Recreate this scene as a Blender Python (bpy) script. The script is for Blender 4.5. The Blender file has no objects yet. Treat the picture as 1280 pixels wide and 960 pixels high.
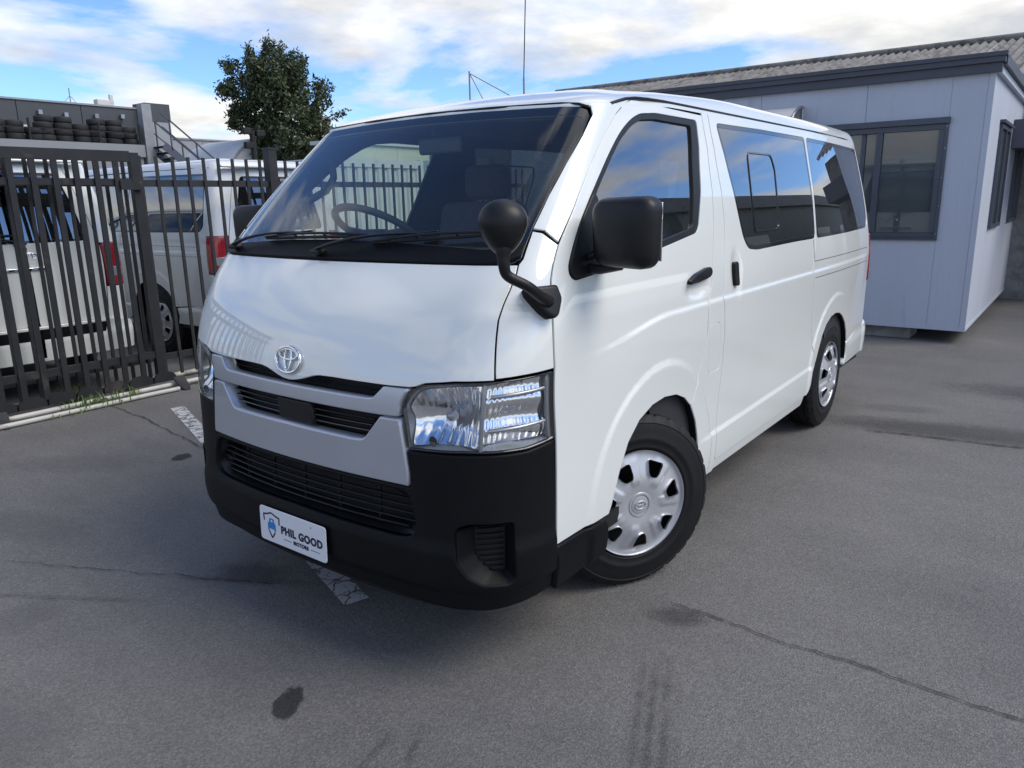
import bpy, bmesh, math, random
import numpy as np
from mathutils import Vector, Matrix
from mathutils.geometry import delaunay_2d_cdt
random.seed(7); rng=np.random.default_rng(7)
scene=bpy.context.scene; COL=scene.collection
R_=math.radians
# ------------------------------------------------------------------ camera, sky, sun, exposure
cd=bpy.data.cameras.new('camera'); cam=bpy.data.objects.new('camera',cd); COL.objects.link(cam); scene.camera=cam
cd.sensor_width=36; cd.lens=26.49; cd.clip_start=.05; cd.clip_end=2000
yaw,pit,rol=3.79187383,.238077667,-.0199995974
f=Vector((math.cos(yaw)*math.cos(pit),math.sin(yaw)*math.cos(pit),-math.sin(pit)))
r=f.cross(Vector((0,0,1))).normalized(); u=r.cross(f)
r2=math.cos(rol)*r+math.sin(rol)*u; u2=-math.sin(rol)*r+math.cos(rol)*u
m=Matrix.Identity(4)
for i in range(3): m[i][0]=r2[i]; m[i][1]=u2[i]; m[i][2]=-f[i]
m.translation=Vector((1.46089692,2.06978993,1.484251)); cam.matrix_world=m
SUN_AZ=R_(112); SUN_EL=R_(47)          # azimuth measured from +x towards +y: the sun stands beyond the van's left side
sd=Vector((math.cos(SUN_AZ)*math.cos(SUN_EL),math.sin(SUN_AZ)*math.cos(SUN_EL),math.sin(SUN_EL)))
sl=bpy.data.lights.new('sun','SUN'); sl.energy=1.55; sl.angle=R_(36); sl.color=(1,.92,.79)
so=bpy.data.objects.new('sun',sl); COL.objects.link(so); so.rotation_euler=sd.to_track_quat('Z','Y').to_euler(); so.location=(3,8,12)
CLOUD_SEED=29.4
W=bpy.data.worlds.new('World'); scene.world=W; W.use_nodes=True
nt=W.node_tree; nt.nodes.clear()
def nd(t,k,**a):
    n=t.nodes.new(k)
    for q,v in a.items():
        if hasattr(n,q): setattr(n,q,v)
        else: n.inputs[q.replace('_',' ')].default_value=v
    return n
def mth(t,op,a,b=None,c=None,clamp=False):
    n=t.nodes.new('ShaderNodeMath'); n.operation=op; n.use_clamp=clamp
    for i,v in enumerate((a,b,c)):
        if v is None: continue
        if isinstance(v,(int,float)): n.inputs[i].default_value=v
        else: t.links.new(v,n.inputs[i])
    return n.outputs[0]
def ramp(t,fac,stops):
    n=t.nodes.new('ShaderNodeValToRGB'); e=n.color_ramp.elements
    while len(e)<len(stops): e.new(.5)
    for x,(p,c) in zip(e,stops): x.position=p; x.color=(*c,1) if len(c)==3 else c
    t.links.new(fac,n.inputs[0]); return n.outputs[0]
def mixc(t,fac,a,b,bt='MIX'):
    n=t.nodes.new('ShaderNodeMix'); n.data_type='RGBA'; n.blend_type=bt
    for i,v in ((0,fac),(6,a),(7,b)):
        if isinstance(v,(int,float)): n.inputs[i].default_value=v
        elif isinstance(v,tuple): n.inputs[i].default_value=(*v,1)
        else: t.links.new(v,n.inputs[i])
    return n.outputs[2]
def noise(t,vec,scale,detail=4,rough=.55,dist=0.):
    n=t.nodes.new('ShaderNodeTexNoise'); n.inputs['Scale'].default_value=scale; n.inputs['Detail'].default_value=detail
    n.inputs['Roughness'].default_value=rough; n.inputs['Distortion'].default_value=dist
    if vec is not None: t.links.new(vec,n.inputs['Vector'])
    return n.outputs['Fac']
sky=nd(nt,'ShaderNodeTexSky',sky_type='NISHITA',sun_disc=False,sun_elevation=SUN_EL,sun_rotation=R_(90)-SUN_AZ,air_density=.8,dust_density=.1,ozone_density=2.0)
tc=nd(nt,'ShaderNodeTexCoord'); sx=nd(nt,'ShaderNodeSeparateXYZ'); nt.links.new(tc.outputs['Generated'],sx.inputs[0])
zz=mth(nt,'ADD',mth(nt,'MAXIMUM',sx.outputs[2],0.0),.16)
cx=nd(nt,'ShaderNodeCombineXYZ')
nt.links.new(mth(nt,'DIVIDE',sx.outputs[0],zz),cx.inputs[0]); nt.links.new(mth(nt,'DIVIDE',sx.outputs[1],zz),cx.inputs[1]); cx.inputs[2].default_value=CLOUD_SEED
n1=noise(nt,cx.outputs[0],.95,9,.54,.2); n2=noise(nt,cx.outputs[0],2.6,6,.6); n3=noise(nt,cx.outputs[0],1.3,5,.55)
cov=mth(nt,'ADD',n1,mth(nt,'MULTIPLY',mth(nt,'SUBTRACT',.30,mth(nt,'MINIMUM',sx.outputs[2],.33)),.42))
cl=ramp(nt,cov,[(.468,(0,0,0)),(.53,(.6,.6,.6)),(.61,(1,1,1))])
shade=ramp(nt,mth(nt,'ADD',mth(nt,'MULTIPLY',n2,.6),mth(nt,'MULTIPLY',n3,.5)),[(.34,(3.5,3.6,3.8)),(.50,(4.6,4.6,4.58)),(.62,(5.6,5.55,5.4))])
bg=nd(nt,'ShaderNodeBackground'); bg.inputs[1].default_value=.12
skyc=mixc(nt,1.0,sky.outputs[0],(.64,.80,1.0),'MULTIPLY')
shade=mixc(nt,1.0,shade,ramp(nt,sx.outputs[2],[(0,(.80,.80,.80)),(1,(1.40,1.40,1.40))]),'MULTIPLY')  # added gradient: clouds dimmer near the horizon, brighter overhead to hold the light
nt.links.new(mixc(nt,cl,skyc,shade),bg.inputs[0])
wo=nd(nt,'ShaderNodeOutputWorld'); nt.links.new(bg.outputs[0],wo.inputs[0])
scene.render.engine='CYCLES'
vs=scene.view_settings; vs.view_transform='Standard'; vs.look='None'; vs.exposure=0.85; vs.gamma=1; vs.use_curve_mapping=False

# ------------------------------------------------------------------ helpers
def tag(o,label=None,cat=None,group=None,kind=None):
    for k,v in (('label',label),('category',cat),('group',group),('kind',kind)):
        if v: o[k]=v
    return o
def empty(name,loc=(0,0,0),rz=0,parent=None):
    o=bpy.data.objects.new(name,None); COL.objects.link(o); o.location=loc; o.rotation_euler=(0,0,rz); o.empty_display_size=.1
    if parent: o.parent=parent
    return o
def mk(name,V,F,mat,parent=None,normals=None,smooth=True,loc=None):
    me=bpy.data.meshes.new(name); V=np.asarray(V,float)
    me.from_pydata(V.tolist(),[],[list(map(int,q)) for q in F]); me.update()
    if smooth:
        me.polygons.foreach_set('use_smooth',[True]*len(me.polygons))
        if normals is not None: me.normals_split_custom_set_from_vertices(np.asarray(normals).tolist())
    me.materials.append(mat)
    o=bpy.data.objects.new(name,me); COL.objects.link(o)
    if parent: o.parent=parent
    if loc is not None: o.location=loc
    return o
class MB:
    def __init__(s): s.v=[];s.f=[];s.n=0
    def add(s,V,F):
        V=np.asarray(V,float); s.v.append(V); s.f+= [tuple(i+s.n for i in q) for q in F]; s.n+=len(V); return s
    def box(s,a,b):
        a,b=np.minimum(a,b),np.maximum(a,b)
        V=[(x,y,z) for x in (a[0],b[0]) for y in (a[1],b[1]) for z in (a[2],b[2])]
        return s.add(V,[(0,1,3,2),(4,6,7,5),(0,4,5,1),(2,3,7,6),(0,2,6,4),(1,5,7,3)])
    def bar(s,p,q,w,h,up=(0,0,1)):
        p,q,up=Vector(p),Vector(q),Vector(up); d=(q-p).normalized(); a=d.cross(up).normalized()*w/2; b=a.cross(d).normalized()*h/2
        V=[tuple(e+sa*a+sb*b) for e in (p,q) for sa,sb in ((-1,-1),(1,-1),(1,1),(-1,1))]
        return s.add(V,[(0,1,2,3),(7,6,5,4),(0,4,5,1),(1,5,6,2),(2,6,7,3),(3,7,4,0)])
    def tube(s,pts,rad,seg=10,caps=True,flat=1.0):
        pts=[Vector(p) for p in pts]; n=len(pts); rad=rad if isinstance(rad,(list,tuple)) else [rad]*n
        V=[];F=[]; prev=None
        for i,p in enumerate(pts):
            d=(pts[min(i+1,n-1)]-pts[max(i-1,0)]).normalized()
            a=prev if prev is not None else (Vector((0,0,1)) if abs(d.z)<.9 else Vector((1,0,0)))
            a=(a-d*a.dot(d)).normalized(); prev=a; b=d.cross(a)
            for k in range(seg):
                t=2*math.pi*k/seg; V.append(tuple(p+rad[i]*(math.cos(t)*a*flat+math.sin(t)*b)))
        for i in range(n-1):
            for k in range(seg): F.append((i*seg+k,i*seg+(k+1)%seg,(i+1)*seg+(k+1)%seg,(i+1)*seg+k))
        if caps: F.append(tuple(range(seg-1,-1,-1))); F.append(tuple((n-1)*seg+k for k in range(seg)))
        return s.add(V,F)
    def loop(s,pts,rad,seg=8):
        pts=[Vector(p) for p in pts]; n=len(pts); V=[];F=[]
        c=sum(pts,Vector())/n; nr=(pts[0]-c).cross(pts[n//4]-c).normalized()
        for i,p in enumerate(pts):
            d=(pts[(i+1)%n]-pts[i-1]).normalized(); a=nr; b=d.cross(a).normalized()
            for k in range(seg):
                t=2*math.pi*k/seg; V.append(tuple(p+rad*(math.cos(t)*a+math.sin(t)*b)))
        for i in range(n):
            j=(i+1)%n
            for k in range(seg): F.append((i*seg+k,i*seg+(k+1)%seg,j*seg+(k+1)%seg,j*seg+k))
        return s.add(V,F)
    def lathe(s,prof,seg=48,c=(0,0,0),axis='y',mod=None):
        V=[];F=[];n=len(prof)
        for k in range(seg):
            t=2*math.pi*k/seg
            for j,(rr,h) in enumerate(prof):
                q=rr+(mod(j,k) if mod else 0)
                if axis=='y': V.append((c[0]+q*math.cos(t),c[1]+h,c[2]+q*math.sin(t)))
                else: V.append((c[0]+q*math.cos(t),c[1]+q*math.sin(t),c[2]+h))
        for k in range(seg):
            k2=(k+1)%seg
            for j in range(n-1):
                a=(k*n+j,k*n+j+1,k2*n+j+1,k2*n+j)
                F.append(a if axis=='y' else a[::-1])
        return s.add(V,F)
    def rbox(s,c,h,r,M=None,warp=None):
        h=np.array(h,float); r=min(r,*(h*.999)); g=[]
        for i in range(3):
            H=h[i]; g.append(sorted(set([-H,-H+r*.12,-H+r*.35,-H+r*.65,-H+r,-(H-r)/3,(H-r)/3,H-r,H-r*.65,H-r*.35,H-r*.12,H])))
        V=[];F=[];base=0
        for ax in range(3):
            a,b=(ax+1)%3,(ax+2)%3
            for sg in (-1,1):
                na,nb=len(g[a]),len(g[b]); st=len(V)
                for x in g[a]:
                    for y in g[b]:
                        p=np.zeros(3);p[ax]=sg*h[ax];p[a]=x;p[b]=y
                        q=np.clip(p,-(h-r),h-r);d=p-q;L=np.linalg.norm(d);p=q+d/L*r
                        V.append(p)
                for i in range(na-1):
                    for j in range(nb-1):
                        q=(st+i*nb+j,st+(i+1)*nb+j,st+(i+1)*nb+j+1,st+i*nb+j+1); F.append(q if sg>0 else q[::-1])
        V=np.array(V)
        if warp: V=np.array([warp(p) for p in V])
        if M is not None: V=V@np.array(M.to_3x3()).T
        return s.add(V+np.array(c),F)
    def build(s,name,mat,parent=None,smooth=False,weld=True,loc=None):
        o=mk(name,np.concatenate(s.v),s.f,mat,parent,smooth=False,loc=loc)
        if weld or smooth:
            bm=bmesh.new(); bm.from_mesh(o.data); bmesh.ops.remove_doubles(bm,verts=bm.verts,dist=1e-5); bm.to_mesh(o.data); bm.free()
        if smooth:
            o.data.polygons.foreach_set('use_smooth',[True]*len(o.data.polygons))
            try: o.data.set_sharp_from_angle(angle=R_(smooth if smooth is not True else 40))
            except Exception: pass
        return o
def copy_tree(o,parent=None):
    c=o.copy(); COL.objects.link(c); c.parent=parent
    for ch in list(o.children): copy_tree(ch,c)
    return c

# ------------------------------------------------------------------ materials
def mat(name,col,rough=.5,metal=0.,coat=0.,var=.06,vscale=6.,bump=0.,bscale=200.,spec=.5,dirt=None,stretch=None,transmission=0.):
    m=bpy.data.materials.new(name); m.use_nodes=True; t=m.node_tree; b=t.nodes['Principled BSDF']
    tcn=nd(t,'ShaderNodeTexCoord'); vec=tcn.outputs['Object']
    if stretch:
        mp=nd(t,'ShaderNodeMapping'); mp.inputs['Scale'].default_value=stretch; t.links.new(vec,mp.inputs[0]); vec=mp.outputs[0]
    c=col
    if var>0:
        nf=noise(t,vec,vscale,5,.6)
        lo=tuple(max(0,x*(1-var)) for x in col); hi=tuple(min(1,x*(1+var)) for x in col)
        c=ramp(t,nf,[(.3,lo),(.7,hi)])
        if dirt:
            nf2=noise(t,vec,dirt[1],6,.65,.6); fac=ramp(t,nf2,[(dirt[2],(0,0,0)),(dirt[2]+.12,(1,1,1))])
            c=mixc(t,mth(t,'MULTIPLY',fac,dirt[3]),c,dirt[0])
        t.links.new(c,b.inputs['Base Color'])
        rv=mth(t,'MULTIPLY_ADD',nf,.12*rough,rough*.94); t.links.new(rv,b.inputs['Roughness'])
    else:
        b.inputs['Base Color'].default_value=(*col,1); b.inputs['Roughness'].default_value=rough
    b.inputs['Metallic'].default_value=metal; b.inputs['Coat Weight'].default_value=coat; b.inputs['Coat Roughness'].default_value=.03
    b.inputs['Specular IOR Level'].default_value=spec
    if bump>0:
        bn=nd(t,'ShaderNodeBump'); bn.inputs['Strength'].default_value=bump; bn.inputs['Distance'].default_value=.004
        t.links.new(noise(t,vec,bscale,3,.6),bn.inputs['Height']); t.links.new(bn.outputs[0],b.inputs['Normal'])
    return m
def glass(name,tint,ior=1.6,rough=0.0):
    m=bpy.data.materials.new(name); m.use_nodes=True; t=m.node_tree; t.nodes.clear()
    tr=nd(t,'ShaderNodeBsdfTransparent'); tr.inputs[0].default_value=(*tint,1)
    gl=nd(t,'ShaderNodeBsdfGlossy'); gl.inputs[0].default_value=(.95,.97,1,1); gl.inputs['Roughness'].default_value=rough
    # Schlick reflectance that holds on both faces of the thin pane
    ge=nd(t,'ShaderNodeNewGeometry'); dp=nd(t,'ShaderNodeVectorMath'); dp.operation='DOT_PRODUCT'; t.links.new(ge.outputs['Incoming'],dp.inputs[0]); t.links.new(ge.outputs['Normal'],dp.inputs[1])
    f0=((ior-1)/(ior+1))**2; c5=mth(t,'POWER',mth(t,'SUBTRACT',1.,mth(t,'ABSOLUTE',dp.outputs['Value']),clamp=True),5.); f1=mth(t,'MULTIPLY_ADD',c5,1-f0,f0,clamp=True); fr_=mth(t,'DIVIDE',mth(t,'MULTIPLY',f1,2.),mth(t,'ADD',f1,1.),clamp=True)   # both faces of the pane
    # faint smears of dust on the pane
    tcn=nd(t,'ShaderNodeTexCoord'); sm=noise(t,tcn.outputs['Object'],3.,4,.6)
    df=nd(t,'ShaderNodeBsdfDiffuse'); df.inputs[0].default_value=(.5,.52,.52,1)
    mx=nd(t,'ShaderNodeMixShader'); t.links.new(fr_,mx.inputs[0]); t.links.new(tr.outputs[0],mx.inputs[1]); t.links.new(gl.outputs[0],mx.inputs[2])
    m2=nd(t,'ShaderNodeMixShader'); t.links.new(mth(t,'MULTIPLY',sm,.03),m2.inputs[0]); t.links.new(mx.outputs[0],m2.inputs[1]); t.links.new(df.outputs[0],m2.inputs[2])
    o=nd(t,'ShaderNodeOutputMaterial'); t.links.new(m2.outputs[0],o.inputs[0])
    return m
M={}
M['paint']=mat('white_paint',(.76,.785,.75),.38,coat=1.0,var=.012,vscale=2)
M['paint'].node_tree.nodes['Principled BSDF'].inputs['Coat IOR'].default_value=1.7
M['paint_silver']=mat('silver_paint',(.64,.66,.66),.36,metal=.1,coat=1.0,var=.02,vscale=3)
M['silver']=mat('satin_silver',(.50,.52,.56),.34,metal=.55,coat=.3,var=.03,vscale=3)
M['black']=mat('black_plastic',(.0045,.005,.006),.5,spec=.18,var=.15,vscale=8,bump=.12,bscale=900)
M['black2']=mat('fine_black_plastic',(.010,.010,.011),.42,spec=.32,var=.12,vscale=10,bump=.05,bscale=600)
M['gloss']=mat('gloss_black',(.006,.006,.008),.08,coat=.6,var=.1,vscale=5)
M['dark']=mat('dark_recess',(.006,.006,.007),.7,var=.2)
M['rubber']=mat('tyre_rubber',(.009,.009,.0095),.6,spec=.3,var=.25,vscale=14,bump=.15,bscale=300)
M['rubber_old']=mat('old_tyre_rubber',(.018,.018,.02),.75,var=.4,vscale=3)
M['hub']=mat('silver_hubcap',(.54,.55,.57),.36,metal=.45,coat=.4,var=.04,vscale=12)
M['chrome']=mat('chrome',(.82,.83,.85),.06,metal=1.,var=.02)
M['reflector']=mat('lamp_reflector',(.86,.87,.90),.10,metal=1.,var=.02)
M['lamp_grey']=mat('lamp_bezel',(.35,.36,.38),.3,metal=.6,var=.05)
M['amber']=mat('amber_bulb',(.22,.12,.08),.2,var=.1)
M['red_lens']=mat('red_lens',(.28,.006,.012),.12,coat=1.,var=.2,vscale=40)
M['trim']=mat('cabin_trim',(.022,.023,.026),.75,var=.12,vscale=10)
M['seat']=mat('seat_fabric',(.05,.052,.06),.9,var=.2,vscale=30,bump=.2,bscale=400)
M['liner']=mat('headlining',(.22,.22,.22),.9,var=.05)
M['dash']=mat('dashboard',(.05,.052,.057),.6,var=.1,bump=.1,bscale=500)
M['glass']=glass('windscreen_glass',(.88,.95,.92),1.43)
M['glass_side']=glass('side_glass',(.84,.91,.88),2.1)
M['glass_dark']=glass('tinted_glass',(.20,.235,.23),2.1)
M['lens']=glass('lamp_lens',(.97,.98,.98),1.33)
M['plate']=mat('plate_white',(.78,.79,.82),.3,var=.02,coat=.5)
M['navy']=mat('navy_print',(.012,.014,.04),.4,var=.05)
M['blue']=mat('blue_print',(.03,.22,.55),.4,var=.05)
M['mirror']=mat('mirror_glass',(.8,.82,.84),.02,metal=1.,var=.01)
class Spl:
    def __init__(s,pts):
        x=np.array([p[0] for p in pts],float);y=np.array([p[1] for p in pts],float);n=len(x);h=np.diff(x)
        A=np.eye(n);b=np.zeros(n)
        for i in range(1,n-1):
            A[i,i-1]=h[i-1];A[i,i]=2*(h[i-1]+h[i]);A[i,i+1]=h[i];b[i]=6*((y[i+1]-y[i])/h[i]-(y[i]-y[i-1])/h[i-1])
        s.x,s.y,s.m=x,y,np.linalg.solve(A,b)
    def __call__(s,q):
        q=np.asarray(q,float);x=s.x;i=np.clip(np.searchsorted(x,q)-1,0,len(x)-2);h=x[i+1]-x[i];t=np.clip(q,x[0],x[-1])
        a=(x[i+1]-t);b=(t-x[i])
        return (s.m[i]*a**3+s.m[i+1]*b**3)/(6*h)+(s.y[i]/h-s.m[i]*h/6)*a+(s.y[i+1]/h-s.m[i+1]*h/6)*b
XF=Spl([(.18,-.05),(.30,-.022),(.42,-.012),(.58,-.016),(.75,-.022),(.92,-.032),(1.05,-.062),(1.18,-.122),(1.30,-.215),(1.45,-.365),(1.60,-.525),(1.75,-.695),(1.88,-.855)])
HW=Spl([(.18,.800),(.30,.826),(.45,.838),(.75,.842),(1.0,.846),(1.12,.842),(1.25,.826),(1.45,.790),(1.65,.742),(1.84,.693),(1.90,.676)])
CR=Spl([(.18,.27),(.45,.27),(.75,.27),(1.0,.255),(1.2,.23),(1.35,.19),(1.5,.16),(1.7,.135),(1.88,.13)])
KB=Spl([(.18,.13),(.5,.14),(.9,.15),(1.2,.16),(1.5,.15),(1.88,.13)])
XR=Spl([(.18,-4.66),(.5,-4.675),(.9,-4.67),(1.15,-4.655),(1.5,-4.61),(1.88,-4.54)])
RR=.12
TB=np.array([0,.58,.98,4.98,5.16,5.9]) # nominal lengths: front, corner, side, rear corner, rear
def S(t,z):
    t=np.asarray(t,float);z=np.asarray(z,float)
    sg=np.where(t<0,-1.,1.);t=np.abs(t)
    a=np.interp(t,TB,[0,1,2,3,4,5])
    xf,W,R,kb,xr=XF(z),HW(z),CR(z),KB(z),XR(z)
    sh=kb*W*W
    # front flat
    y0=a*(W-R);x0=xf-kb*y0*y0
    tt=np.clip(a-1,0,1)
    yc=(1-tt)**2*(W-R)+2*tt*(1-tt)*W+tt*tt*W
    xc=xf-tt*tt*R-kb*yc*yc
    ts=np.clip(a-2,0,1);xs0=xf-R-sh;xs=xs0+(xr+RR-xs0)*ts
    tr=np.clip(a-3,0,1)
    yr=W*(1-tr*tr)+tr*tr*(W-RR);xrr=xr+RR*(1-tr)**2
    t5=np.clip(a-4,0,1);y5=(W-RR)*(1-t5);x5=xr-.03*(1-(y5/(W-RR))**2)
    x=np.select([a<=1,a<=2,a<=3,a<=4],[x0,xc,xs,xrr],x5)
    y=np.select([a<=1,a<=2,a<=3,a<=4],[y0,yc,W,yr],y5)
    q=np.clip((-3.1-x)/1.5,0,1.3);y=y-.055*q*q
    return np.stack([x,y*sg,z+0*x],-1)
def nrm(t,z,e=2e-4):
    a=S(t+e,z)-S(t-e,z);b=S(t,z+e)-S(t,z-e);n=np.cross(a,b)
    return n/np.linalg.norm(n,axis=-1,keepdims=True)
def t_from_x(x,z):
    lo=np.zeros_like(np.asarray(x+z,float))+.3;hi=lo*0+5.16
    for _ in range(50):
        m=(lo+hi)/2;g=S(m,z)[...,0]>x;lo=np.where(g,m,lo);hi=np.where(g,hi,m)
    return (lo+hi)/2
def t_from_y(y,z):
    sg=np.sign(y);y=np.abs(y);lo=np.zeros_like(np.asarray(y+z,float));hi=lo+.98
    for _ in range(50):
        m=(lo+hi)/2;g=S(m,z)[...,1]<y;lo=np.where(g,m,lo);hi=np.where(g,hi,m)
    return sg*(lo+hi)/2
# ------------------------------------------------------------------ body surface with relief
def sstep(a,b,x): q=np.clip((x-a)/(b-a),0,1); return q*q*(3-2*q)
ARCH_F=(-1.08,.37); ARCH_R=(-3.545,.37)
def relief(P):
    x,z=P[...,0],P[...,2]; side=sstep(.70,.79,np.abs(P[...,1]))*sstep(1.9,1.2,z)
    d=0
    for c in (ARCH_F,ARCH_R):
        rr=np.hypot(x-c[0],(z-c[1])); d=d+.009*sstep(.526,.494,rr)
    zc=1.064-.06*sstep(-1.15,-.55,x); fade=sstep(-.50,-.95,x)*sstep(-4.55,-4.3,x)
    d=d+.008*sstep(zc+.012,zc-.012,z)*sstep(zc-.42,zc-.06,z)*fade
    zl=.468+.024*np.clip((-1.64-x)/1.5,0,1.3)
    d=d+.009*sstep(zl+.012,zl-.012,z)*sstep(-1.40,-1.66,x)*np.where(np.hypot(x-ARCH_R[0],z-ARCH_R[1])<.47,0,1)
    d=d-.014*np.exp(-(((x+1.39)/.10)**2+((z-1.128)/.035)**2)**2)      # pocket behind the front door handle
    d=d-.010*np.exp(-(((x+1.82)/.055)**2+((z-1.155)/.09)**2)**2)
    return d*side
def Sd(t,z,off=0.):
    t=np.asarray(t,float);z=np.asarray(z,float); P=S(t,z); N=nrm(t,z)
    return P+N*(relief(P)+off)[...,None]
def Srear(q,z,off=0.):
    q=np.asarray(q,float); t=np.where(q<=0,5.9+q,-(5.9-q)); z=np.asarray(z,float)
    e=2e-4; qq=np.stack([q-e,q+e]); tt=np.where(qq<=0,5.9+qq,-(5.9-qq))
    a=S(tt[1],z)-S(tt[0],z); b=S(t,z+e)-S(t,z-e); N=np.cross(a,b); N/=np.linalg.norm(N,axis=-1,keepdims=True)
    return S(t,z)+N*(np.zeros_like(q)+off)[...,None]
def fy(pts): return [(float(t_from_y(np.array(p[0]),np.array(p[1]))),p[1]) for p in pts]
def fx(pts): return [(float(t_from_x(np.array(p[0]),np.array(p[1]))),p[1]) for p in pts]
def dens(pts,mx=.025,closed=True):
    o=[];n=len(pts)
    for i in range(n if closed else n-1):
        a=np.array(pts[i],float);b=np.array(pts[(i+1)%n],float);k=max(1,int(math.ceil(np.linalg.norm(b-a)/mx)))
        o+=[tuple(a+(b-a)*j/k) for j in range(k)]
    if not closed: o.append(tuple(pts[-1]))
    return o
def chaik(pts,it=2,closed=True):
    for _ in range(it):
        o=[];n=len(pts)
        rngi=range(n) if closed else range(n-1)
        if not closed: o.append(tuple(pts[0]))
        for i in rngi:
            a=np.array(pts[i],float);b=np.array(pts[(i+1)%n],float); o+=[tuple(a*.75+b*.25),tuple(a*.25+b*.75)]
        if not closed: o.append(tuple(pts[-1]))
        pts=o
    return pts
def roundc(pts,rad,k=4):
    """round each corner of a closed polygon with at most the given radius"""
    o=[];n=len(pts)
    for i in range(n):
        p=np.array(pts[i],float);a=np.array(pts[i-1],float)-p;b=np.array(pts[(i+1)%n],float)-p
        la,lb=np.linalg.norm(a),np.linalg.norm(b); q=min(rad,la*.45,lb*.45); a=p+a/la*q; b=p+b/lb*q
        for j in range(k+1):
            s=j/k; o.append(tuple((1-s)**2*a+2*s*(1-s)*p+s*s*b))
    return o
def area(p): p=np.array(p);return .5*np.sum(p[:,0]*np.roll(p[:,1],-1)-np.roll(p[:,0],-1)*p[:,1])
def ccw(p): return list(p) if area(p)>0 else list(p)[::-1]
def inset(p,d):
    p=np.array(ccw(p)); a=p-np.roll(p,1,0); b=np.roll(p,-1,0)-p
    a/=np.maximum(np.linalg.norm(a,axis=1,keepdims=True),1e-9); b/=np.maximum(np.linalg.norm(b,axis=1,keepdims=True),1e-9)
    na=np.stack([-a[:,1],a[:,0]],1); nb=np.stack([-b[:,1],b[:,0]],1); m=na+nb; m/=np.maximum(np.linalg.norm(m,axis=1,keepdims=True),1e-6)
    c=np.maximum((m*na).sum(1,keepdims=True),.5)
    return [tuple(q) for q in p+m*d/c]
def inpoly(P,poly):
    x,y=P[:,0],P[:,1];poly=np.array(poly);r=np.zeros(len(P),bool);a=poly;b=np.roll(poly,-1,0)
    for (x1,y1),(x2,y2) in zip(a,b):
        if y1==y2: continue
        c=((y1>y)!=(y2>y))&(x<(x2-x1)*(y-y1)/(y2-y1)+x1); r^=c
    return r
EXTRA=None
def relief_points():
    P=[]
    for x in np.arange(-4.58,-.45,.016):
        zc=1.064-.06*float(sstep(-1.15,-.55,np.array(x)))
        P+=[(x,zc+d) for d in (-.020,-.015,-.012,-.009,-.006,-.003,0,.003,.006,.009,.012,.016,.022)]
    for x in np.arange(-3.2,-1.36,.016):
        zl=.468+.024*min(1.3,max(0,(-1.64-x)/1.5)); P+=[(x,zl+d) for d in (-.020,-.015,-.012,-.009,-.006,-.003,0,.003,.006,.009,.012,.016,.022)]
    for c in (ARCH_F,ARCH_R):
        for rr in (.486,.492,.496,.500,.505,.510,.515,.520,.524,.529,.536):
            P+=[(c[0]+rr*math.cos(a),c[1]+rr*math.sin(a)) for a in np.arange(-.2,3.35,.045)]
    P=np.array(P); return np.stack([t_from_x(P[:,0],P[:,1]),P[:,1]],1)
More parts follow.
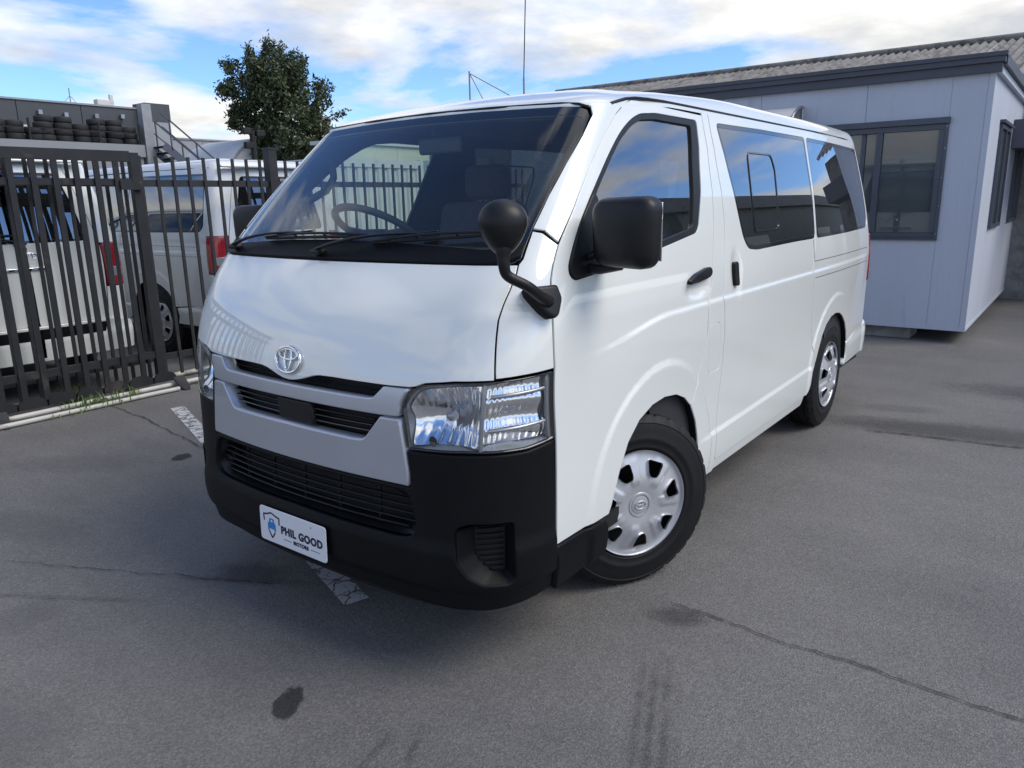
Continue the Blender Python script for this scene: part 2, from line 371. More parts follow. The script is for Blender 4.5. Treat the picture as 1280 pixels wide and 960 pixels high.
def panel(name,parent,mat,outer,holes=(),fn=Sd,off=0.,rim=.014,grid=.04,gap=.002,bev=.0014,hrim=None,mirror=False,flat=False,inner=True,hgap=None):
    offf=off if callable(off) else (lambda t,z:off)
    ev=lambda t,z,extra=0.: fn(t,z,offf(t,z)+extra)
    o0=inset(dens(ccw(outer)),gap); o1=inset(o0,bev); hs0=[inset(dens(ccw(h)),-(gap if hgap is None else hgap)) for h in holes]; hs1=[inset(h,-bev) for h in hs0]
    pts=list(o1);ed=[(i,(i+1)%len(o1)) for i in range(len(o1))]
    for h in hs1: k=len(pts); pts+=h; ed+=[(k+i,k+(i+1)%len(h)) for i in range(len(h))]
    a=np.array(o1); lo,hi=a.min(0),a.max(0)
    gx,gz=np.meshgrid(np.arange(lo[0]+grid*.37,hi[0],grid),np.arange(lo[1]+grid*.41,hi[1],grid)); g=np.stack([gx.ravel(),gz.ravel()],1)
    if len(g):
        ok=inpoly(g,inset(o1,grid*.3))
        for h in hs1: ok&=~inpoly(g,inset(h,-grid*.3))
        pts+= [tuple(q) for q in g[ok]]
    if fn is Sd and grid<.02 and hi[1]-lo[1]>.5 and hi[0]>1.:
        global EXTRA
        if EXTRA is None: EXTRA=relief_points()
        ok=inpoly(EXTRA,inset(o1,.004))
        for h in hs1: ok&=~inpoly(EXTRA,inset(h,-.004))
        pts+= [tuple(q) for q in EXTRA[ok]]
    v,_,fc,_,_,_=delaunay_2d_cdt([Vector(p) for p in pts],ed,[],0,1e-7)
    v=np.array([tuple(q) for q in v]); fc=np.array([q for q in fc if len(q)==3]); cen=v[fc].mean(1)
    ok=inpoly(cen,o1)
    for h in hs1: ok&=~inpoly(cen,h)
    fc=fc[ok]
    sg=-1. if mirror else 1.
    def evm(p,extra=0.):
        p=np.array(p); P=ev(p[:,0],p[:,1],extra)
        if mirror: P=P*np.array([1,-1,1])
        return P
    def nrmm(p):
        p=np.array(p);e=1.2e-3; A=evm(p+[e,0])-evm(p-[e,0]); B=evm(p+[0,e])-evm(p-[0,e]); n=np.cross(A,B)*sg
        return n/np.maximum(np.linalg.norm(n,axis=1,keepdims=True),1e-12)
    V=[evm(v)];N=[nrmm(v)];F=[tuple(q) if not mirror else tuple(q[::-1]) for q in fc]; n=len(v)
    if rim:
        for li,(l1,l0) in enumerate([(o1,o0)]+list(zip(hs1,hs0))):
            rd=rim if (li==0 or hrim is None) else hrim
            P1,P0=evm(l1),evm(l0); nn=nrmm(l1); out=P0-P1; out-=nn*(out*nn).sum(1,keepdims=True); out/=np.maximum(np.linalg.norm(out,axis=1,keepdims=True),1e-9)
            mid=(nn+out);mid/=np.linalg.norm(mid,axis=1,keepdims=True)
            k=len(l1); V+=[P1,P0-nn*bev*.8,P0-nn*rd]; N+=[nn,mid,out]
            for q in range(2):
                for i in range(k):
                    j=(i+1)%k; fcs=(n+q*k+i,n+(q+1)*k+i,n+(q+1)*k+j,n+q*k+j)
                    if li>0: fcs=fcs[::-1]
                    if li==0: pass
                    F.append(fcs if not mirror else fcs[::-1])
            n+=3*k
    return mk(name,np.concatenate(V),F,mat,parent,normals=None if flat else np.concatenate(N),smooth=not flat)
def loft(name,parent,mat,loopA,loopB,fn=Sd,offA=0.,offB=-.05,mirror=False,steps=3,smooth=True):
    """wall between two loops of equal count at two depths of the surface"""
    A=np.array(loopA);B=np.array(loopB);V=[];F=[];k=len(A)
    for s in range(steps+1):
        w=s/steps;p=A*(1-w)+B*w; P=fn(p[:,0],p[:,1],offA*(1-w)+offB*w)
        if mirror: P=P*np.array([1,-1,1])
        V.append(P)
    for s in range(steps):
        for i in range(k):
            j=(i+1)%k;q=(s*k+i,s*k+j,(s+1)*k+j,(s+1)*k+i); F.append(q if not mirror else q[::-1])
    return mk(name,np.concatenate(V),F,mat,parent,smooth=smooth)
def onS(y,z,off=0.): t=t_from_y(np.array(float(y)),np.array(float(z))); return Sd(np.array([t]),np.array([float(z)]),off)[0]
def onX(x,z,off=0.): t=t_from_x(np.array(float(x)),np.array(float(z))); return Sd(np.array([t]),np.array([float(z)]),off)[0]
# ------------------------------------------------------------------ the van
def mir(poly): return [(-a,b) for a,b in poly]
def sym(half):
    """closed polygon symmetric about the centre line from its +y half (first and last point on t=0)"""
    return half+[(-a,b) for a,b in half[::-1] if abs(a)>1e-6]
HOODSEAM=[(.738,1.303),(.743,1.278),(.744,1.235),(.742,1.196),(.742,1.153),(.749,1.099),(.757,1.028),(.761,.987)]
HLTOP=[(.759,.984),(.661,.981),(.567,.969),(.534,.956),(.516,.953)]
GRTOP=[(.424,.951),(.297,.952),(.21,.953),(.15,.9515),(.12,.947),(.09,.939),(.06,.930),(.03,.9235),(0,.921)]
HL=[(.495,.897),(.508,.925),(.534,.955),(.567,.968),(.661,.980),(.759,.983),(.812,.988)]
HLX=[(-.360,.992),(-.368,.778),(-.255,.767)]
HL2=[(.767,.768),(.694,.7705),(.515,.764),(.503,.850),(.495,.885)]
SEAM0=[(-1.083,1.830),(-1.016,1.806),(-.953,1.773),(-.908,1.743),(-.809,1.673),(-.723,1.603),(-.619,1.508),(-.464,1.356),(-.422,1.300),(-.397,1.255),(-.381,1.198),(-.370,1.124),(-.364,1.006),(-.370,.777)]
ARCHF=[(-.70,.40),(-.715,.44),(-.736,.49),(-.770,.560),(-.822,.64),(-.90,.703),(-1.0,.737),(-1.10,.745),(-1.204,.732),(-1.287,.70),(-1.355,.650),(-1.406,.575),(-1.433,.502),(-1.452,.42),(-1.478,.34),(-1.50,.275)]
SEAM1=[(-1.355,.650),(-1.41,.74),(-1.45,.829),(-1.487,.927),(-1.487,1.04),(-1.500,1.075),(-1.538,1.131),(-1.595,1.310),(-1.624,1.388),(-1.656,1.505),(-1.690,1.686),(-1.70,1.84)]
SEAM2=[(-1.658,.330),(-1.657,.495),(-1.675,.65),(-1.688,.763),(-1.680,.9),(-1.662,1.011),(-1.650,1.066),(-1.670,1.149),(-1.715,1.304),(-1.737,1.384),(-1.755,1.505),(-1.763,1.689),(-1.767,1.84)]
SEAM3=[(-3.136,1.84),(-3.098,1.537),(-3.050,1.245),(-2.982,1.116),(-2.965,1.033),(-3.0,.85),(-3.032,.739),(-3.09,.60),(-3.148,.50)]
ARCHR=[(-3.148,.50),(-3.20,.58),(-3.255,.655),(-3.325,.712),(-3.422,.748),(-3.53,.757),(-3.64,.745),(-3.74,.712),(-3.84,.655),(-3.905,.585),(-3.942,.505)]
FWIN=[(-1.635,1.796),(-1.26,1.797),(-1.125,1.785),(-1.042,1.758),(-.948,1.709),(-.847,1.638),(-.755,1.566),(-.661,1.490),(-.585,1.423),(-.520,1.349),(-.478,1.290),(-.476,1.262),(-.50,1.243),(-.743,1.262),(-1.096,1.304),(-1.455,1.349),(-1.543,1.505),(-1.612,1.692)]
FGLASS=[(-1.572,1.770),(-1.251,1.773),(-1.13,1.763),(-1.05,1.737),(-.955,1.687),(-.855,1.615),(-.765,1.543),(-.715,1.505),(-.705,1.282),(-1.103,1.329),(-1.412,1.368),(-1.475,1.506),(-1.545,1.690)]
SWIN=[(-1.835,1.798),(-2.383,1.804),(-3.096,1.803),(-3.70,1.800),(-4.44,1.792),(-4.462,1.70),(-4.485,1.50),(-4.495,1.30),(-4.44,1.252),(-3.75,1.247),(-2.658,1.246),(-2.10,1.240),(-1.985,1.250),(-1.935,1.30),(-1.890,1.508),(-1.862,1.666)]
WS=[(0,1.806),(.30,1.803),(.58,1.797),(.640,1.793),(.672,1.782),(.690,1.758),(.703,1.70),(.711,1.62),(.716,1.52),(.724,1.42),(.733,1.355),(.738,1.318),(.70,1.300),(.4,1.300),(0,1.300)]
def ellipse(c,a,b,ax,ay,n=40,ph=0): return [Vector(c)+math.cos(2*math.pi*k/n+ph)*a*Vector(ax)+math.sin(2*math.pi*k/n+ph)*b*Vector(ay) for k in range(n)]
def emblem(parent,c,ax,ay,s,mt):
    """three interlaced ovals"""
    ax,ay=Vector(ax).normalized(),Vector(ay).normalized(); mb=MB()
    mb.loop(ellipse(c,.068*s,.046*s,ax,ay),.0068*s); c2=Vector(c)+ay*.0195*s
    mb.loop(ellipse(c2,.050*s,.0185*s,ax,ay),.0052*s)
    mb.loop(ellipse(Vector(c)+ay*.002*s,.0185*s,.041*s,ax,ay),.0052*s)
    return mb.build('emblem',mt,parent,smooth=60)
def text_mesh(body,size,mt,parent,M,name='lettering',spacing=1.0,align='CENTER',bold=0.0):
    cu=bpy.data.curves.new(name,'FONT'); cu.body=body; cu.size=size; cu.align_x=align; cu.align_y='CENTER'; cu.space_character=spacing; cu.extrude=.0004; cu.offset=bold; cu.resolution_u=3
    ob=bpy.data.objects.new(name,cu); COL.objects.link(ob); dg=bpy.context.evaluated_depsgraph_get()
    me=bpy.data.meshes.new_from_object(ob.evaluated_get(dg)); bpy.data.objects.remove(ob); bpy.data.curves.remove(cu)
    me.transform(M); me.materials.clear(); me.materials.append(mt); o=bpy.data.objects.new(name,me); COL.objects.link(o); o.parent=parent; return o
def dealer_plate(parent,c,right,up,name='number_plate'):
    """white dealer plate with shield, car and lettering; right/up span the plate as read from outside"""
    right,up=Vector(right).normalized(),Vector(up).normalized(); nr=right.cross(up); c=Vector(c)
    Mx=Matrix.Identity(4)
    for i in range(3): Mx[i][0]=right[i];Mx[i][1]=up[i];Mx[i][2]=nr[i];Mx[i][3]=c[i]
    T=lambda x,y,z=.0: tuple(Mx@Vector((x,y,z)))
    out=roundc([(-.18,-.0635),(.18,-.0635),(.18,.0635),(-.18,.0635)],.014)
    pl=panel(name,parent,M['plate'],out,fn=lambda a,b,o:np.array(T(0,0))+np.outer(a,right)+np.outer(b,up)+np.outer(np.zeros_like(a)+o,nr),rim=.004,grid=.06,gap=0,bev=.0015)
    text_mesh('PHIL GOOD',.0385,M['navy'],pl,Mx@Matrix.Translation((.052,-.004,.0008)),spacing=1.10,bold=.0018)
    text_mesh('MOTORS',.0185,M['navy'],pl,Mx@Matrix.Translation((.048,-.035,.0008)),spacing=1.12,bold=.0009)
    for x0,x1 in ((-.046,-.003),(.100,.148)):
        mb=MB(); mb.box((x0,-.0358,.0),(x1,-.0342,.0010)); mb.v=[np.array([T(*p) for p in a]) for a in mb.v]; mb.build('dash_line',M['navy'],pl)
    # shield outline and little car
    def strip(pts,w):
        mb=MB()
        for a,b in zip(pts[:-1],pts[1:]): mb.bar(T(*a,.0006),T(*b,.0006),w,.0012,up=nr)
        return mb
    strip([(-.153,.012),(-.156,.036),(-.140,.038),(-.122,.044),(-.112,.047),(-.102,.044),(-.084,.038),(-.068,.036),(-.069,.010)],.0055).build('shield_outline',M['navy'],pl)
    strip([(-.128,-.022),(-.112,-.046),(-.094,-.024)],.0055).build('shield_outline',M['navy'],pl)
    car=[(-.134,-.020),(-.134,.006),(-.128,.010),(-.123,.026),(-.101,.026),(-.096,.010),(-.090,.006),(-.090,-.020),(-.098,-.020),(-.099,-.013),(-.125,-.013),(-.126,-.020)]
    fnp=lambda a,b,o:np.array(T(0,0,.001))+np.outer(a,right)+np.outer(b,up)+np.outer(np.zeros_like(a)+o,nr)
    panel('car_mark',pl,M['blue'],car,[[(-.119,.012),(-.1155,.0215),(-.1085,.0215),(-.105,.012)]],fn=fnp,rim=.0008,grid=.05,gap=0,bev=.0003)
    for x in (-.105,.105):
        mb=MB(); mb.lathe([(0,.0012),(.003,.0012),(.0036,0)],10,axis='z'); mb.v=[np.array([T(p[0]+x,p[1]+.045,p[2]) for p in a]) for a in mb.v]; mb.build('screw',M['lamp_grey'],pl)
    return pl
def build_wheel(parent,name,sgn):
    """axle along local y; outer face towards +y*sgn"""
    w=empty(name,parent=parent)
    prof=[(.190,-.085),(.205,-.097),(.245,-.1005),(.285,-.098),(.310,-.090),(.326,-.080),(.3335,-.070),(.3335,-.047),(.327,-.046),(.327,-.040),(.3345,-.039),(.335,-.006),(.328,-.005),(.328,.005),(.335,.006),(.3345,.039),(.327,.040),(.327,.046),(.3335,.047),(.3335,.070),(.327,.080),(.312,.090),(.309,.0935),(.306,.092),(.285,.099),(.262,.1005),(.258,.1025),(.250,.1025),(.246,.1005),(.234,.097),(.225,.0985),(.218,.092),(.204,.080)]
    prof=[(a+.0125*max(0,(a-.22)/.115),b*sgn) for a,b in prof]; n=len(prof)
    def mod(j,k):
        if j in (5,6,7,18,19,20) and k%6==0: return -.006
        if j in (4,21) and k%6==0: return -.003
        if j in (8,9,10,11,14,15,16,17) and k%6==3: return -.007
        return 0
    mb=MB(); mb.lathe(prof if sgn<0 else prof,186,mod=mod); ty=mb.build('tyre',M['rubber'],w,smooth=28)
    mb=MB(); mb.lathe([(.195,.085*sgn),(.188,.05*sgn),(.185,-.085*sgn),(.20,-.095*sgn)],48); mb.lathe([(.02,-.01*sgn),(.12,.0),(.185,.02*sgn)],32); mb.build('rim',M['dark'],w,smooth=40)
    # hubcap: dish with seven windows
    R0=.212
    def fn(a,b,o):
        rr=np.hypot(a,b)/R0; h=.078+.026*(1-sstep(.42,1.0,rr))-.010*(1-sstep(.0,.42,rr))
        th=np.arctan2(b,a); s=np.cos(7*th); h=h+.006*sstep(-.2,.7,-s)*sstep(.35,.5,rr)*sstep(.98,.8,rr)
        return np.stack([a*sgn,sgn*(h+o+.012),b],-1) if True else None
    out=[(R0*math.cos(2*math.pi*k/84),R0*math.sin(2*math.pi*k/84)) for k in range(84)]
    holes=[]
    for k in range(7):
        c=2*math.pi*k/7+.2
        q=[]
        for rr,dw in ((.545,.115),(.62,.175),(.80,.20),(.835,.165)): q.append((rr,dw))
        pts=[(rr*R0*math.cos(c+d),rr*R0*math.sin(c+d)) for rr,d in q]+[(rr*R0*math.cos(c-d),rr*R0*math.sin(c-d)) for rr,d in q[::-1]]
        holes.append(roundc(pts,.008,3))
    hc=panel('hubcap',w,M['hub'],out,holes,fn=fn,rim=.012,hrim=.011,grid=.008,gap=0,bev=.0025)
    mb=MB(); mb.lathe([(.0,.115),(.026,.1155),(.035,.114),(.037,.109),(.040,.109),(.042,.1155),(.048,.1155),(.052,.109),(.052,.095)],40)
    for k in range(7):
        a=2*math.pi*k/7; p=Vector((.055*math.cos(a),.106,.055*math.sin(a))); mb.rbox(p,(.006,.004,.006),.002)
    mb.v=[v*np.array([1,sgn,1]) for v in mb.v]; mb.build('centre_cap',M['hub'],hc,smooth=40)
    em=emblem(hc,(0,.117*sgn,0),(sgn,0,0),(0,0,1),.34,M['hub'])
    return w
def build_van():
    van=empty('white_van')
    P=M['paint']
    # --- hood and front skin
    hood=sym(fy([(0,1.303)]+HOODSEAM+HLTOP+GRTOP))
    hd=panel('bonnet',van,P,hood,rim=.02,grid=.03,gap=.0025)
    c=onS(0,.987,.006); n=Vector(nrm(np.array([0.]),np.array([.987]))[0]); up=Vector((0,1,0)).cross(n)*-1
    emblem(hd,c,(0,1,0),up if up.z>0 else -up,.93,M['chrome'])
    # --- cowl with the two wipers
    cowl=sym(fy([(0,1.307),(.40,1.306),(.66,1.304),(.715,1.310),(.734,1.328),(.730,1.362),(.712,1.350),(.62,1.342),(.45,1.352),(.25,1.362),(0,1.366)]))
    cw=panel('cowl',van,M['black'],cowl,off=.006,rim=.03,grid=.03,gap=0,bev=.003)
    for (py,pz,ey,ez,b0,b1) in ((-.60,1.322,-.13,1.382,(-.40,1.358),(.16,1.372)),(-.03,1.318,.44,1.384,(.20,1.352),(.70,1.383))):
        mb=MB(); pts=[onS(py+(ey-py)*k/8,pz+(ez-pz)*(k/8)**.8,.020+.022*math.sin(math.pi*min(1,k/8+.12))) for k in range(9)]
        mb.tube(pts,[.011,.011,.010,.009,.008,.0075,.007,.0065,.006],8,flat=.6); wa=mb.build('wiper_arm',M['black2'],cw,smooth=50)
        mb=MB(); N=14; pts=[onS(b0[0]+(b1[0]-b0[0])*k/N,b0[1]+(b1[1]-b0[1])*k/N,.014) for k in range(N+1)]; mb.tube(pts,.006,6)
        pts2=[onS(b0[0]+(b1[0]-b0[0])*k/N,b0[1]+(b1[1]-b0[1])*k/N,.020+.014*math.sin(math.pi*k/N)) for k in range(N+1)]; mb.tube(pts2,.0045,6)
        for k in (2,5,9,12): mb.tube([pts[k],pts2[k]],.004,6)
        mb.build('wiper_blade',M['black2'],cw,smooth=50)
        q=onS(py,pz,.016); mb=MB(); mb.rbox(q,(.022,.022,.010),.008); mb.build('wiper_pivot',M['black2'],cw,smooth=50)
    # --- windscreen
    ws=sym(fy(WS)); wi=inset(dens(ws,.03),.034)
    panel('windscreen_frit',van,M['gloss'],ws,[wi],rim=.008,grid=.04,gap=.001,bev=.0015,off=-.004)
    panel('windscreen',van,M['glass'],wi,rim=0,grid=.05,gap=-.004,bev=.0,off=-.005)
    mb=MB(); mb.tube([onS(y,z,.000) for y,z in [(-.672,1.786),(-.640,1.797),(-.58,1.802),(-.3,1.809),(0,1.812),(.3,1.809),(.58,1.802),(.64,1.797),(.672,1.786)]],.005,6); mb.build('windscreen_seal',M['black2'],van,smooth=60)
    # --- grille
    bar=sym(fy([(0,.910),(.34,.909),(.375,.910),(.388,.915),(.424,.950),(.515,.951),(.490,.905),(.486,.872),(.481,.862),(.41,.860),(0,.862)]))
    gb=panel('grille_bar',van,M['silver'],bar,off=.006,rim=.05,grid=.03,gap=.002,bev=.004)
    low=sym(fy([(0,.776),(.30,.773),(.335,.775),(.352,.785),(.413,.857),(.488,.857),(.504,.757),(.514,.690),(.515,.649),(.40,.650),(0,.651)]))
    panel('grille_surround',van,M['silver'],low,off=.005,rim=.05,grid=.03,gap=.002,bev=.005)
    back=sym(fy([(0,.957),(.45,.957),(.50,.90),(.48,.76),(.40,.74),(0,.74)]))
    panel('grille_back',van,M['dark'],back,off=-.075,rim=0,grid=.06,gap=0)
    for zz_ in (.836,.817,.798):
        w_=.385-(.857-zz_)*.55
        mb=MB(); mb.tube([onS(-w_+2*w_*k/24,zz_,-.026) for k in range(25)],.0065,8,flat=.55); mb.build('grille_slat',M['gloss'],van,smooth=50)
    for zz_ in (.932,):
        mb=MB(); mb.tube([onS(-.40+.80*k/24,zz_-.006,-.045) for k in range(25)],.005,8,flat=.55); mb.build('grille_slat',M['gloss'],van,smooth=50)
    sensor=fy([(-.085,.852),(.095,.852),(.105,.782),(-.072,.782)])
    panel('sensor_cover',van,M['black2'],sensor,off=-.012,rim=.02,grid=.05,gap=0,bev=.004)
    # --- front bumper
    tb=float(t_from_x(np.array(-.372),np.array(.6)))
    half=fy([(0,.649),(.40,.648),(.517,.647),(.516,.690),(.506,.757),(.517,.7625),(.694,.7665),(.767,.764)])+fx([(-.255,.763),(-.368,.774),(-.374,.60),(-.378,.40),(-.385,.30),(-.385,.262)])+fy([(.74,.246),(.6,.252),(.40,.262),(0,.268)])
    INT=[(0,.634),(.40,.632),(.485,.630),(.512,.615),(.530,.56),(.533,.512),(.515,.490),(.47,.482),(.25,.483),(0,.487)]
    intake=roundc(sym(fy(INT)),.02,3)
    FOG=fy([(.672,.535),(.705,.548),(.798,.545),(.796,.365),(.786,.352),(.735,.358),(.700,.385),(.672,.432)])
    fog=roundc(FOG,.012,3)
    lowline=lambda t,z: .010*sstep(.50,.44,z)-.016*sstep(.335,.318,z)+.006*sstep(.645,.60,z)*0
    bp=panel('front_bumper',van,M['black'],sym(half),[intake,fog,mir(fog)],off=lowline,rim=.04,hrim=.030,grid=.022,gap=.002,bev=.006)
    ib=sym(fy([(0,.648),(.52,.646),(.57,.54),(.53,.46),(0,.46)]))
    panel('intake_back',bp,M['dark'],ib,off=-.10,rim=0,grid=.06,gap=0)
    lc=[Sd(np.array([a]),np.array([b]),-.02)[0] for a,b in []]
    i2=inset(dens(intake,.03),.012); i1=dens(ccw(intake),.03)
    loft('intake_throat',bp,M['black2'],inset(i1,-.002),i2,offA=-.02,offB=-.095,steps=2)
    for zz_ in (.597,.574,.551,.528,.506):
        w_=.515 if zz_>.51 else .49
        mb=MB(); mb.tube([onS(-w_+2*w_*k/30,zz_,-.034) for k in range(31)],.0062,8,flat=.6); mb.build('intake_slat',M['black2'],bp,smooth=50)
    for y_ in (-.36,-.18,0,.18,.36):
        mb=MB(); mb.tube([onS(y_,.625,-.05),onS(y_,.49,-.05)],.006,6); mb.build('intake_strut',M['dark'],bp,smooth=50)
    for s in (1,-1):
        FIN=roundc(fy([(.716,.536),(.738,.541),(.792,.539),(.790,.378),(.784,.372),(.757,.384),(.735,.415),(.717,.450)]),.012,3)
        k=len(fog)
        loft('fog_scoop',bp,M['black'],fog,FIN,offA=.004,offB=-.040,mirror=s<0,steps=4)
        panel('fog_panel',bp,M['black2'],FIN,off=-.041,rim=0,grid=.03,gap=-.002,bev=0,mirror=s<0)
        for j in range(8):
            zz_=.392+.019*j; y0=.722 if zz_>.44 else .722+(.44-zz_)*.75
            mb=MB(); mb.tube([np.array(onS(y0+(.788-y0)*q/5,zz_,-.036))*np.array([1,s,1]) for q in range(6)],.0042,6); mb.build('fog_slat',M['black2'],bp,smooth=50)
        # black skirt between bumper and wheel
        sk=fx([(-.384,.405),(-.678,.400),(-.690,.34),(-.690,.29),(-.672,.266),(-.385,.258)])
        skp=panel('bumper_skirt',bp,M['black'],sk,off=lambda t,z:.010-.010*sstep(.378,.398,z),rim=.03,grid=.025,gap=.001,bev=.004,mirror=s<0)
    panel('lower_lip',bp,M['black2'],sym(fy([(0,.275),(.40,.268),(.62,.257),(.66,.232),(.40,.226),(0,.232)])),off=-.030,rim=.04,grid=.04,gap=0,bev=.004)
    dealer_plate(van,onS(0,.388,.024),(0,1,0),(-.035,0,1),'number_plate')
    mb=MB(); mb.box((onS(0,.388,.004)[0],-.14,.345),(onS(0,.388,.020)[0],.14,.43)); mb.build('plate_bracket',M['black2'],van)
    # --- sides
    for s in (1,-1):
        mi=s<0
        Q=lambda nm,mt,out,holes=(),par=van,**k: panel(nm,par,mt,out,holes,mirror=mi,**k)
        # fender corner and pillar
        fen=fy(HOODSEAM[::-1])+fy([(.742,1.318),(.737,1.352),(.730,1.398),(.755,1.392)])+fx([(-.464,1.356),(-.422,1.300),(-.397,1.255),(-.381,1.198),(-.370,1.124),(-.364,1.006),(-.362,.996)])+fy([(.812,.992)])
        Q('front_wing',P,fen,rim=.007,grid=.03,gap=.0032)
        pil=fy([(.728,1.402),(.720,1.50),(.714,1.60),(.707,1.69),(.694,1.76),(.676,1.788),(.650,1.797)])+fx([(-.93,1.800),(-1.05,1.826),(-1.083,1.830),(-1.016,1.806),(-.953,1.773),(-.908,1.743),(-.809,1.673),(-.723,1.603),(-.619,1.508),(-.464,1.360)])+fy([(.756,1.396)])
        Q('windscreen_pillar',P,pil,rim=.007,grid=.03,gap=.0022)
        # headlamp
        hl=fy(HL)+fx(HLX)+fy(HL2)
        hl=roundc(hl,.012,3)
        hd_=Q('headlamp',M['gloss'],hl,[inset(dens(hl,.02),.0065)],rim=.05,grid=.03,gap=.002,bev=.002,off=.001,hgap=0)
        inn=inset(dens(hl,.02),.005)
        Q('lamp_lens',M['lens'],inn,par=hd_,off=.000,rim=0,grid=.03,gap=0,bev=0)
        tdiv=float(t_from_y(np.array(.738),np.array(.87)))
        loft('lamp_wall',hd_,M['lamp_grey'],inn,inset(inn,.012),offA=-.006,offB=-.075,mirror=mi,steps=2)
        tc_=float(t_from_y(np.array(.632),np.array(.87)))
        main=[p for p in [(max(min(a,tdiv-.004),-9),b) for a,b in inset(inn,.008)]]
        mp_=[];
        for p in main:
            if not mp_ or np.hypot(p[0]-mp_[-1][0],p[1]-mp_[-1][1])>.004: mp_.append(p)
        dish=lambda t,z: -.100+.085*np.clip(((t-tc_)/.115)**2*.8+((z-.870)/.10)**2*.75,0,1)+.0022*np.sin(t*230+1.)*np.clip(((z-.87)/.06)**2,.2,1)
        Q('lamp_reflector',M['reflector'],mp_,par=hd_,off=dish,rim=0,grid=.008,gap=0,bev=0.0005)
        mb=MB(); q=np.array(onS(.632,.868,-.075))*np.array([1,s,1]); mb.rbox(q,(.02,.016,.016),.014); mb.build('bulb_cap',M['lamp_grey'],hd_,smooth=60)
        mb=MB(); q=np.array(onS(.60,.800,-.012))*np.array([1,s,1]); mb.lathe([(0,0),(.013,0),(.016,-.004)],20,axis='y'); mb.v=[np.stack([-v[:,1]+q[0],v[:,0]+q[1],v[:,2]+q[2]],1) for v in mb.v]; mb.build('position_bulb',M['gloss'],hd_,smooth=60)
        sidec=[]
        for p in [(max(a,tdiv+.004),b) for a,b in inset(inn,.010)]:
            if not sidec or np.hypot(p[0]-sidec[-1][0],p[1]-sidec[-1][1])>.004: sidec.append(p)
        flut=lambda t,z: -.058+.030*np.clip(((t-tdiv-.085)/.10)**2,0,1)+.006*np.sin((z-.80)*70)+.0018*np.sin(t*330)
        Q('indicator_reflector',M['reflector'],sidec,par=hd_,off=flut,rim=0,grid=.010,gap=0,bev=.0005)
        mb=MB(); mb.tube([np.array(Sd(np.array([tdiv]),np.array([z]),-.012)[0])*np.array([1,s,1]) for z in np.linspace(.775,.972,8)],.007,8); mb.build('lamp_divider',M['lamp_grey'],hd_,smooth=60)
        for z0 in (.935,.832):
            mb=MB(); mb.tube([np.array(Sd(np.array([tdiv+.02+.20*k/8]),np.array([z0+.006*k/8]),-.020)[0])*np.array([1,s,1]) for k in range(9)],.006,6); mb.build('lamp_rib',M['lamp_grey'],hd_,smooth=60)
        Q('side_marker',M['lamp_grey'],fx([(-.338,.982),(-.352,.984),(-.358,.785),(-.346,.784)]),par=hd_,off=-.010,rim=.01,grid=.03,gap=0,bev=.001)
        # front door
        bot=[(-.371,.777),(-.374,.60),(-.378,.415),(-.695,.410),(-.715,.44)]
        i0=ARCHF.index((-1.355,.650))
        door=fx(SEAM0)+fx(bot[1:])+fx(ARCHF[2:i0])+fx(SEAM1[:-1]+[(-1.70,1.822),(-1.4,1.826),(-1.15,1.832)])
        fw=roundc(fx(FWIN),.03,3); fg=roundc(fx(FGLASS),.02,3)
        fd=Q('front_door',P,door,[fw],rim=.007,grid=.016,gap=.0034,hgap=0)
        Q('window_frame',M['black2'],fw,[fg],par=fd,off=-.004,rim=.02,grid=.04,gap=0,bev=.003,hgap=0)
        Q('window_glass',M['glass_side'],fg,par=fd,off=-.014,rim=0,grid=.06,gap=-.006,bev=0)
        hx=[(-1.300,1.150),(-1.300,1.166),(-1.36,1.190),(-1.47,1.206),(-1.508,1.206),(-1.516,1.185),(-1.50,1.168),(-1.40,1.150)]
        Q('door_handle',M['black2'],roundc(fx(hx),.012,3),par=fd,off=.020,rim=.028,grid=.02,gap=0,bev=.006)
        # door mirror
        Mr=Matrix.Rotation(R_(-10*s),4,'Z')
        mb=MB(); mb.rbox((-.60,(.958 if s>0 else .905)*s,1.385),(.062,.108,.105),.045,Mr,warp=lambda p:np.array([p[0]*(1-.28*(p[1]*s>0)*(abs(p[1])/.108)**2)+.010*math.cos(p[2]*9),p[1]*(1+.05*p[2]/.105),p[2]*(1.0+.02*p[1]/.108)])); mr=mb.build('door_mirror',M['black2'],fd,smooth=60)
        mb=MB(); mb.rbox((-.666,(.955 if s>0 else .902)*s,1.385),(.003,.088,.088),.003,Mr); mb.build('mirror_glass',M['mirror'],mr,smooth=40)
        mb=MB(); mb.tube([(-.60,.80*s,1.275),(-.60,.86*s,1.272),(-.605,.93*s,1.285)],[.024,.02,.018],10,flat=.8); mb.tube([(-.585,.825*s,1.31),(-.60,.87*s,1.33)],.012,8); mb.build('mirror_arm',M['black2'],mr,smooth=50)
        sail=roundc(fx([(-.502,1.248),(-.481,1.264),(-.483,1.292),(-.525,1.350),(-.60,1.434),(-.69,1.508),(-.705,1.49),(-.705,1.270)]),.012,3)
        Q('mirror_base',M['black2'],sail,par=fd,off=.008,rim=.02,grid=.03,gap=0,bev=.004)
        # B pillar with rocker
        ia=ARCHF.index((-1.406,.575))
        bp_=fx(SEAM1[::-1])+fx(ARCHF[ia:])+fx([(-1.658,.275)])+fx(SEAM2)
        fl=roundc(fx([(-1.512,.968),(-1.618,.968),(-1.640,.90),(-1.655,.775),(-1.640,.752),(-1.530,.752)]),.02,3)
        bq=Q('centre_pillar',P,bp_,[fl] if s>0 else [],rim=.007,grid=.016,gap=.0032,hgap=0)
        if s>0: Q('fuel_flap',P,fl,par=bq,rim=.012,grid=.03,gap=.002)
